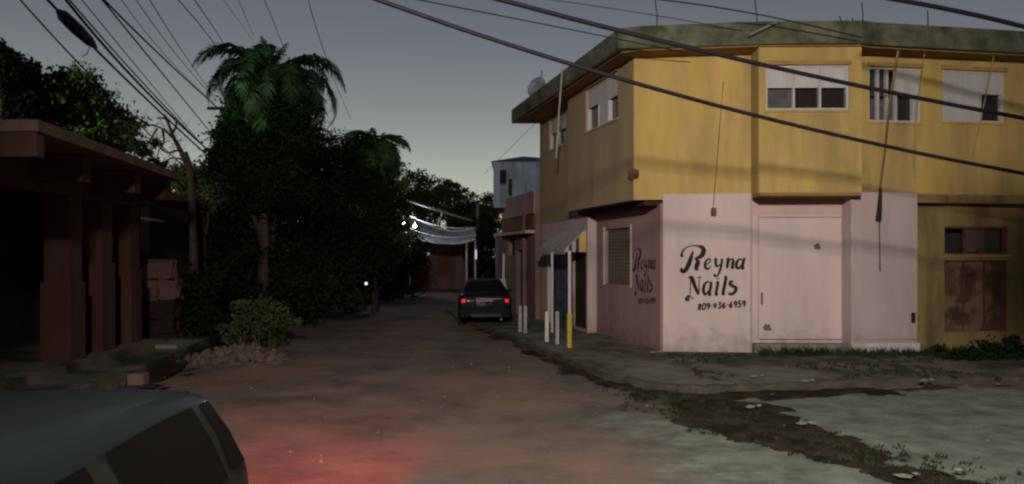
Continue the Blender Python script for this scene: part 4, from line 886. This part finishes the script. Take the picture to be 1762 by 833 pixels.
# sedan, rear towards camera at local -y
sedan = [(-2.20, .42, .72, .80, .70, .68, .55), (-2.14, .30, .88, 1.00, .80, .78, .62), (-1.95, .22, .95, 1.05, .83, .81, .66), (-1.55, .20, .97, 1.09, .84, .83, .66), (-1.15, .20, .96, 1.28, .845, .83, .62), (-.75, .20, .95, 1.41, .85, .835, .60), (-.2, .20, .94, 1.45, .85, .84, .60), (.35, .20, .93, 1.43, .85, .84, .60), (.75, .20, .92, 1.26, .85, .83, .62), (1.15, .20, .90, 1.02, .845, .82, .66), (1.7, .22, .84, .93, .83, .80, .66), (2.1, .28, .74, .82, .79, .76, .60), (2.25, .40, .60, .66, .70, .66, .5)]
pc = thing('sedan', 'black sedan with lit red tail lamps parked on the right side of the street', 'car', ((827 - HX) / F * 23.8, 25.8, 0), R(4))
hold = pc.location.copy(); hr = pc.rotation_euler.copy(); pc.location = (0, 0, 0); pc.rotation_euler = (0, 0, 0)
car(pc, sedan, M['carblack'], [(16, 21), (22, 29)], rear_glass=(12, 18), front_glass=(30, 36), wheels=(-1.35, 1.35))
b_ = new(); add_box(b_, -.80, .80, -2.24, -2.08, .30, .56, .04); obj('bumper', b_, M['carblack'], pc)
b_ = new(); add_box(b_, -.28, .24, -2.20, -2.165, .66, .86, .008); obj('number_plate', b_, M['plate'], pc)
b_ = new(); add_box(b_, -.45, .47, -2.268, -2.245, .33, .42, .006); obj('bumper_trim', b_, M['cardark'], pc)
b_ = new(); add_box(b_, -.3, .5, -2.19, -2.16, .885, .90, .004); obj('chrome_strip', b_, M['rim'], pc)
for sg in (-1, 1):
    b_ = new(); add_box(b_, *sorted((sg * .52, sg * .76)), -2.185, -2.05, .66, .90, .02); tl = obj('tail_lamp', b_, M['taildim'], pc)
    b_ = new(); add_box(b_, *sorted((sg * .62, sg * .73)), -2.20, -2.18, .78, .88, .01); obj('lit_lens', b_, M['tail'], tl)
    b_ = new(); add_box(b_, *sorted((sg * .86, sg * 1.02)), .52, .62, .95, 1.08, .03); obj('door_mirror', b_, M['carblack'], pc)
b_ = new(); add_tube(b_, [(.5, -2.22, .25), (.5, -2.0, .25)], .035); obj('exhaust', b_, M['chrome'], pc)
pc.location = hold; pc.rotation_euler = hr
# foreground dark hatchback, its rear away from the camera (local +y is rear)
hatch = [(-2.05, .35, .70, .78, .72, .68, .5), (-1.9, .22, .84, .92, .82, .78, .62), (-1.3, .20, .92, 1.02, .85, .83, .66), (-.75, .20, .95, 1.14, .86, .845, .66), (-.2, .20, .97, 1.44, .88, .865, .65), (.3, .20, .98, 1.49, .89, .875, .66), (1.0, .20, .99, 1.50, .89, .875, .66), (1.6, .20, 1.00, 1.47, .89, .87, .66), (1.86, .22, 1.0, 1.42, .88, .86, .64), (1.97, .30, .97, 1.20, .83, .80, .66), (2.02, .40, .80, .98, .76, .72, .5)]
fc = thing('hatchback', 'dark slate car with glossy roof cut off at the bottom left corner', 'car', (0, 0, 0))
car(fc, hatch, M['cardark'], [(14, 20), (21, 27), (28, 31)], rear_glass=(32, 37), front_glass=(10, 15), wheels=(-1.3, 1.3))
for sg in (-1, 1):
    b_ = new(); add_box(b_, *sorted((sg * .54, sg * .72)), 1.90, 2.035, .72, 1.0, .02); tl = obj('tail_lamp', b_, M['tailnear'], fc)
    b_ = new(); add_box(b_, *sorted((sg * .88, sg * 1.04)), -.62, -.52, .98, 1.12, .03); obj('door_mirror', b_, M['cardark'], fc)
b_ = new(); add_box(b_, -.8, .8, 1.95, 2.1, .3, .6, .04); obj('bumper', b_, M['cardark'], fc)
fc.location = (-2.31, 2.60, 0); fc.rotation_euler = (0, 0, R(4))
for sg in (-1, 1):
    ld = bpy.data.lights.new('tail_light', 'AREA'); ld.energy = 6; ld.color = (1, .09, .06); ld.size = .2; ld.spread = R(80)
    lo = bpy.data.objects.new('tail_light', ld); C.objects.link(lo); lo.location = (-2.42 + sg * .70 - .1, 4.82, .86)
    lo.rotation_euler = (Vector((-0.12, .9, -.02))).to_track_quat('-Z', 'Y').to_euler()
# the brake lamp on the right throws a red pool on the road behind the car
ld = bpy.data.lights.new('brake_light', 'SPOT'); ld.energy = 1500; ld.color = (1, .0, .0); ld.spot_size = R(54); ld.spot_blend = .55; ld.shadow_soft_size = .06
lo = bpy.data.objects.new('brake_light', ld); C.objects.link(lo); lo.location = (-1.95, 4.86, .90)
lo.rotation_euler = (Vector((-2.1, 6.6, 0)) - lo.location).to_track_quat('-Z', 'Y').to_euler()

# ------------------------------------------------------------------ far end of the street
fh = thing('house', 'dim reddish house across the far end of the street', 'house', (-4.5, 50, 0))
Z = 50; X = lambda px, z=Z: (px - HX) / F * z
b_ = new(); add_box(b_, X(560), X(825), Z, Z + 8, -.1, CAMH + .9); obj('wall', b_, M['dusty'], fh)
b_ = new(); add_hex(b_, [(X(550), Z - .4, 3.14), (X(830), Z - .4, 3.14), (X(830), Z + 8, 3.14), (X(550), Z + 8, 3.14), (X(550), Z - .4, 3.22), (X(830), Z - .4, 3.22), (X(830), Z + 8, 4.2), (X(550), Z + 8, 4.2)]); obj('roof', b_, M['zinc'], fh)
for (a, c_, z0, z1, nm) in ((672, 698, .9, 2.2, 'window'), (716, 738, 0, 2.1, 'door'), (752, 776, .9, 2.2, 'window')):
    b_ = new(); add_box(b_, X(a), X(c_), Z - .05, Z - .003, z0, z1); obj(nm, b_, M['brown'], fh)
cn = thing('zinc_canopy', 'sagging pale zinc canopy roof on thin poles at the end of the street', 'canopy', (X(745, 44), 44, 0))
nsec = 12; z_t = lambda px, y, zz: CAMH - (y - HY) / F * zz
top = [(706, 374), (730, 386), (760, 396), (790, 399), (818, 393)]; bot = [(706, 409), (730, 414), (760, 419), (790, 419), (818, 412)]
ct = catmull(top, 3); cb = catmull(bot, 3)
for i in range(len(ct) - 1):
    b_ = new(); a0 = W(*ct[i], 47); a1 = W(*ct[i + 1], 47); c0 = W(*cb[i], 43.5); c1 = W(*cb[i + 1], 43.5); tt = V(0, 0, .04); g_ = V(.02, 0, 0)
    add_hex(b_, [c0 + g_, c1, a1, a0 + g_, c0 + g_ + tt, c1 + tt, a1 + tt, a0 + g_ + tt]); obj('zinc_sheet', b_, M['zinc'], cn)
for i, pp in enumerate((((705, 400), (705, 497)), ((803, 412), (803, 490)), ((818, 412), (818, 492)))):
    b_ = new(); a_ = W(*pp[0], 43.6); add_tube(b_, [(a_.x, 43.6, -.05), (a_.x, 43.6, a_.z)], .06); obj('pole', b_, M['pinkdull'], cn)
b_ = new(); add_tube(b_, [W(c[0], c[1], 43.4) for c in cb], .05, 6); obj('front_beam', b_, M['white'], cn)
b_ = new(); add_tube(b_, [W(c[0], c[1] - 1, 46.9) for c in ct], .06, 6); obj('top_streak', b_, M['white'], cn)  # white bar added as the bright streak along the canopy top
b_ = new(); add_hex(b_, [W(664, 409, 43), W(704, 402, 43), W(704, 402, 44.5), W(664, 409, 44.5), W(664, 406, 43), W(704, 399, 43), W(704, 398, 44.5), W(664, 405, 44.5)]); obj('side_canopy', b_, M['white'], cn)
def bulb(px, py, Z, r, m, label):
    t = thing('lamp', label, 'lamp', W(px, py, Z), group='distant lit lamps'); p = W(px, py, Z)
    b_ = new(); bmesh.ops.create_icosphere(b_, subdivisions=2, radius=r, matrix=Matrix.Translation(p)); obj('bulb', b_, m, t, True)
    b_ = new(); add_tube(b_, [p + V(0, 0, r), p + V(0, .02, r + .18)], [.03, .02], 6); obj('lamp_holder', b_, M['zinc'], t); return t
bulb(694, 383, 42, .075, M['bluecold'], 'greenish white lamp in the leaves left of the canopy')
bulb(714, 389, 42.5, .075, M['warmlamp'], 'bright white lamp at the left end of the canopy')
bulb(630, 488, 29.3, .06, M['coldlow'], 'low white lamp behind the roadside bushes')
bulb(737, 437, 49, .10, mat('dim_bulb', (.6, .5, .45), emit=(1, .85, .8), estr=.25, bump=0), 'dim lamp on the wall of the far house')
pl_ = bpy.data.lights.new('canopy_lamp_light', 'POINT'); pl_.energy = 130; pl_.color = (.85, .95, 1); pl_.shadow_soft_size = .08
po_ = bpy.data.objects.new('canopy_lamp_light', pl_); C.objects.link(po_); po_.location = W(716, 384, 42.3) + V(0, -.2, .3)
tb = thing('tube_lamp', 'bluish vertical tube lamp on the right pole of the canopy', 'lamp', W(819, 446, 43.3), group='distant lit lamps')
b_ = new(); p = W(819, 446, 43.3); q = W(819, 430, 43.3); add_tube(b_, [p, q], .05, 8); obj('tube', b_, mat('tube_blue', (.7, .75, .9), emit=(.7, .78, 1), estr=.6, bump=0), tb)
b_ = new(); add_tube(b_, [q, q + V(0, 0, .08)], .06, 8); obj('lamp_cap', b_, M['zinc'], tb)
sg_ = thing('utility_pole', 'thin utility pole beyond the canopy with wires across', 'utility pole', W(822, 500, 52)); sg_.location.z = 0
b_ = new(); add_tube(b_, [(sg_.location.x, 52, 0), (sg_.location.x, 52, 5.8)], .09); obj('pole', b_, M['conc'], sg_)
# ------------------------------------------------------------------ hills / far wood
far = [(X(px, 90), 90 + random.uniform(-3, 3), random.uniform(.5, 3.2), 5, 3, random.uniform(2., 3.)) for px in range(250, 1500, 55)]
me = leafmesh(far, 26000, .55, 99); o = bpy.data.objects.new('far_wood', me); C.objects.link(o); me.materials.append(M['leafolive']); tag(o, 'dark far woodland closing the end of the street', 'woodland', kind='stuff')

# ------------------------------------------------------------------ utility pole hidden in the palm, wires
up_ = thing('utility_pole', 'utility pole behind the palm where the left cables meet', 'utility pole', ((392 - HX) / F * 34, 34, 0))
x_ = up_.location.x; b_ = new(); add_tube(b_, [(x_, 34, -.1), (x_, 34, 9.4)], [.17, .11], 10); obj('pole', b_, M['conc'], up_)
b_ = new(); add_box(b_, x_ - .9, x_ + .9, 33.9, 34.0, 8.8, 8.92); obj('crossarm', b_, M['bark'], up_)
def wire(pts, r, label, name='cable', sag=.0, ext=True, cat='cable', group=None):
    q = [Vector(p) for p in catmull([tuple(p) for p in pts], 8)]
    b_ = new(); add_tube(b_, q, r, 6, False); o = obj(name, b_, M['white'] if 'pale' in label else M['wire'], smooth=True); tag(o, label, cat, group)
    p = q[0].copy(); o.data.transform(Matrix.Translation(-p)); o.location = p; return o
def smooth2(pix, n=8):
    a = np.array(pix, float); u = np.concatenate([[0], np.cumsum(np.hypot(*np.diff(a, axis=0).T))]); u /= u[-1]; dg = min(2, len(a) - 1); t = np.linspace(0, 1, n)
    return [(float(x), float(y)) for x, y in zip(np.polyval(np.polyfit(u, a[:, 0], dg), t), np.polyval(np.polyfit(u, a[:, 1], dg), t))]
def lw(pix, r, label, zs=(17.5, 34), grp='overhead cables on the left'):
    "pix from top of frame to the pole; depth runs from near to the pole"
    pix = smooth2(pix); n_ = len(pix); u = [0]
    for i in range(1, n_): u.append(u[-1] + math.dist(pix[i], pix[i - 1]))
    T = u[-1]; pts = []
    for (x, y), t in zip(pix, u):
        f_ = t / T; Z = 1 / ((1 - f_) / zs[0] + f_ / zs[1]); pts.append(W(x, y, Z))
    d = (pts[0] - pts[1]); p_ = pts[0].copy(); st_ = d.length; d.normalize(); pts = [p_ + d * st_ * q for q in range(int(15 / max(st_, .8)) + 1, 0, -1)] + pts
    return wire(pts, r, label, group=grp)
lw([(35, 0), (110, 82), (185, 160), (262, 236), (330, 300), (360, 326)], .022, 'lone cable furthest left, left of the splice case')
lw([(80, 0), (160, 75), (240, 162), (305, 222), (368, 276)], .034, 'thick cable carrying the black splice case')
lw([(113, 0), (180, 78), (245, 150), (305, 212), (370, 268)], .036, 'thick twisted cable just right of the splice case')
lw([(118, 0), (188, 74), (250, 148), (310, 214), (372, 272)], .022, 'cable wound along the thick twisted cable')
lw([(140, 0), (200, 68), (262, 150), (325, 222), (375, 280)], .014, 'thin cable between the twisted cable and the forked pair')
lw([(174, 0), (232, 62), (280, 130), (328, 190), (368, 232)], .022, 'left cable of the forked pair starting mid bundle')
lw([(179, 0), (240, 60), (300, 118), (345, 160), (380, 190)], .026, 'right cable of the forked pair starting mid bundle')
lw([(210, 0), (262, 72), (320, 130), (368, 178)], .010, 'hair-thin cable left of the twin slack lines')
lw([(234, 0), (280, 62), (330, 128), (372, 172)], .012, 'slack thin line, left of a close pair')
lw([(258, 0), (292, 55), (325, 105), (368, 165)], .013, 'slack thin line, right of a close pair')
lw([(307, 0), (345, 45), (385, 96), (400, 120)], .015, 'thin cable meeting the palm crown at its left side')
lw([(335, 0), (365, 45), (396, 92), (410, 118)], .014, 'thin cable meeting the palm crown nearer its tip')
lw([(385, 0), (410, 35), (438, 72)], .007, 'faint thread of cable left of the palm tip')
lw([(410, 0), (424, 32), (436, 62)], .009, 'faint cable ending at the palm tip')
lw([(455, 0), (472, 42), (490, 86), (500, 115)], .010, 'thin cable right of the palm tip')
lw([(530, 0), (545, 48), (562, 105), (585, 160), (604, 206)], .010, 'long thin cable running down to the smaller palm')
# splice closure hanging on its cable
p0_, p1_ = W(101, 20, 18.6), W(161, 78, 20.6)
b_ = new(); add_tube(b_, [p0_ + (p0_ - p1_) * .06, p0_, p0_.lerp(p1_, .12), p0_.lerp(p1_, .5), p0_.lerp(p1_, .85), p1_, p1_ + (p1_ - p0_) * .1], [.03, .07, .15, .17, .14, .08, .03], 10); tag(at_base(obj('splice_case', b_, M['wire'], smooth=True)), 'black sausage-shaped cable splice case on the left wires', 'cable splice')
b_ = new(); add_tube(b_, [W(155, 80, 20), W(150, 92, 20), W(141, 98, 20)], .012, 5); tag(at_base(obj('wire_stub', b_, M['wire'])), 'short loose wire end below the splice case', 'wire')
def rw_(pix, zs, r, label, ext=True):
    m_ = len(zs); zs = list(np.interp(np.linspace(0, 1, 8), np.linspace(0, 1, m_), zs)); pts = [W(x, y, z) for (x, y), z in zip(smooth2(pix), zs)]
    if ext:
        pts = [pts[0] + (pts[0] - pts[1]) * 1.6] + pts + [pts[-1] + (pts[-1] - pts[-2]) * 1.6]
    return wire(pts, r, label, group='overhead cables on the right')
rw_([(645, 0), (820, 57), (980, 107), (1300, 202), (1540, 255), (1762, 298)], (9.6, 9.9, 10.2, 10.8, 11.2, 11.6), .029, 'lower of the two thick cables crossing the yellow facade')
rw_([(865, 0), (1100, 63), (1300, 108), (1540, 160), (1762, 204)], (10.4, 10.8, 11.2, 11.6, 12), .033, 'upper of the two thick cables crossing the yellow facade')
rw_([(700, -4), (860, 26), (1010, 58), (1100, 74)], (14, 15, 15.6, 16), .012, 'faint thin cable above the lower thick one')
rw_([(950, 0), (1100, 22), (1320, 62)], (16, 16, 16.1), .008, 'faint thread over the front roof edge')
rw_([(1140, 0), (1320, 28), (1420, 50)], (15, 15.4, 15.6), .014, 'faint cable above the roof near the loose board')
rw_([(1545, 0), (1650, 20), (1762, 46)], (13, 13, 13), .04, 'blurred thick cable in the top right corner')
rw_([(700, 344), (760, 364), (820, 382)], (40, 44, 48), .055, 'pale cable above the far canopy', False)
rw_([(706, 372), (760, 390), (818, 392)], (43, 43, 43), .035, 'pale drooping strand added as a bright streak along the top of the far canopy', False)  # added strands imitate the bright streaks of lit zinc
rw_([(704, 392), (760, 408), (820, 404)], (43, 43, 43), .03, 'pale drooping strand added as a bright streak across the middle of the far canopy', False)
rw_([(835, 298), (885, 248), (928, 205)], (34, 30, 26), .008, 'fine wire rising to the far eave end', False)
rw_([(665, 408), (600, 398), (540, 360)], (43, 38, 34), .03, 'cable from the far canopy into the trees', False)

# an unseen tree added outside the frame to shade the ochre wall

t = thing('added_shade_tree', 'unseen tree added outside the picture on the right to shade the ochre wall', 'tree', (5.4, 2.0, 0))
b_ = new(); add_tube(b_, [(5.4, 2.0, -.05), (5.3, 2.0, 3.0), (4.2, 2.0, 5.6)], [.18, .14, .07], 8); obj('trunk', b_, M['bark'], t, True)
addme('crown', leafmesh([(3.55, 2.0, 6.1, 1.45, .8, .50), (3.6, 2.0, 6.3, 1.1, .6, .45), (4.4, 2.0, 6.2, 1.2, .8, .6)], 6500, .11, 55), M['leafdark'], t)
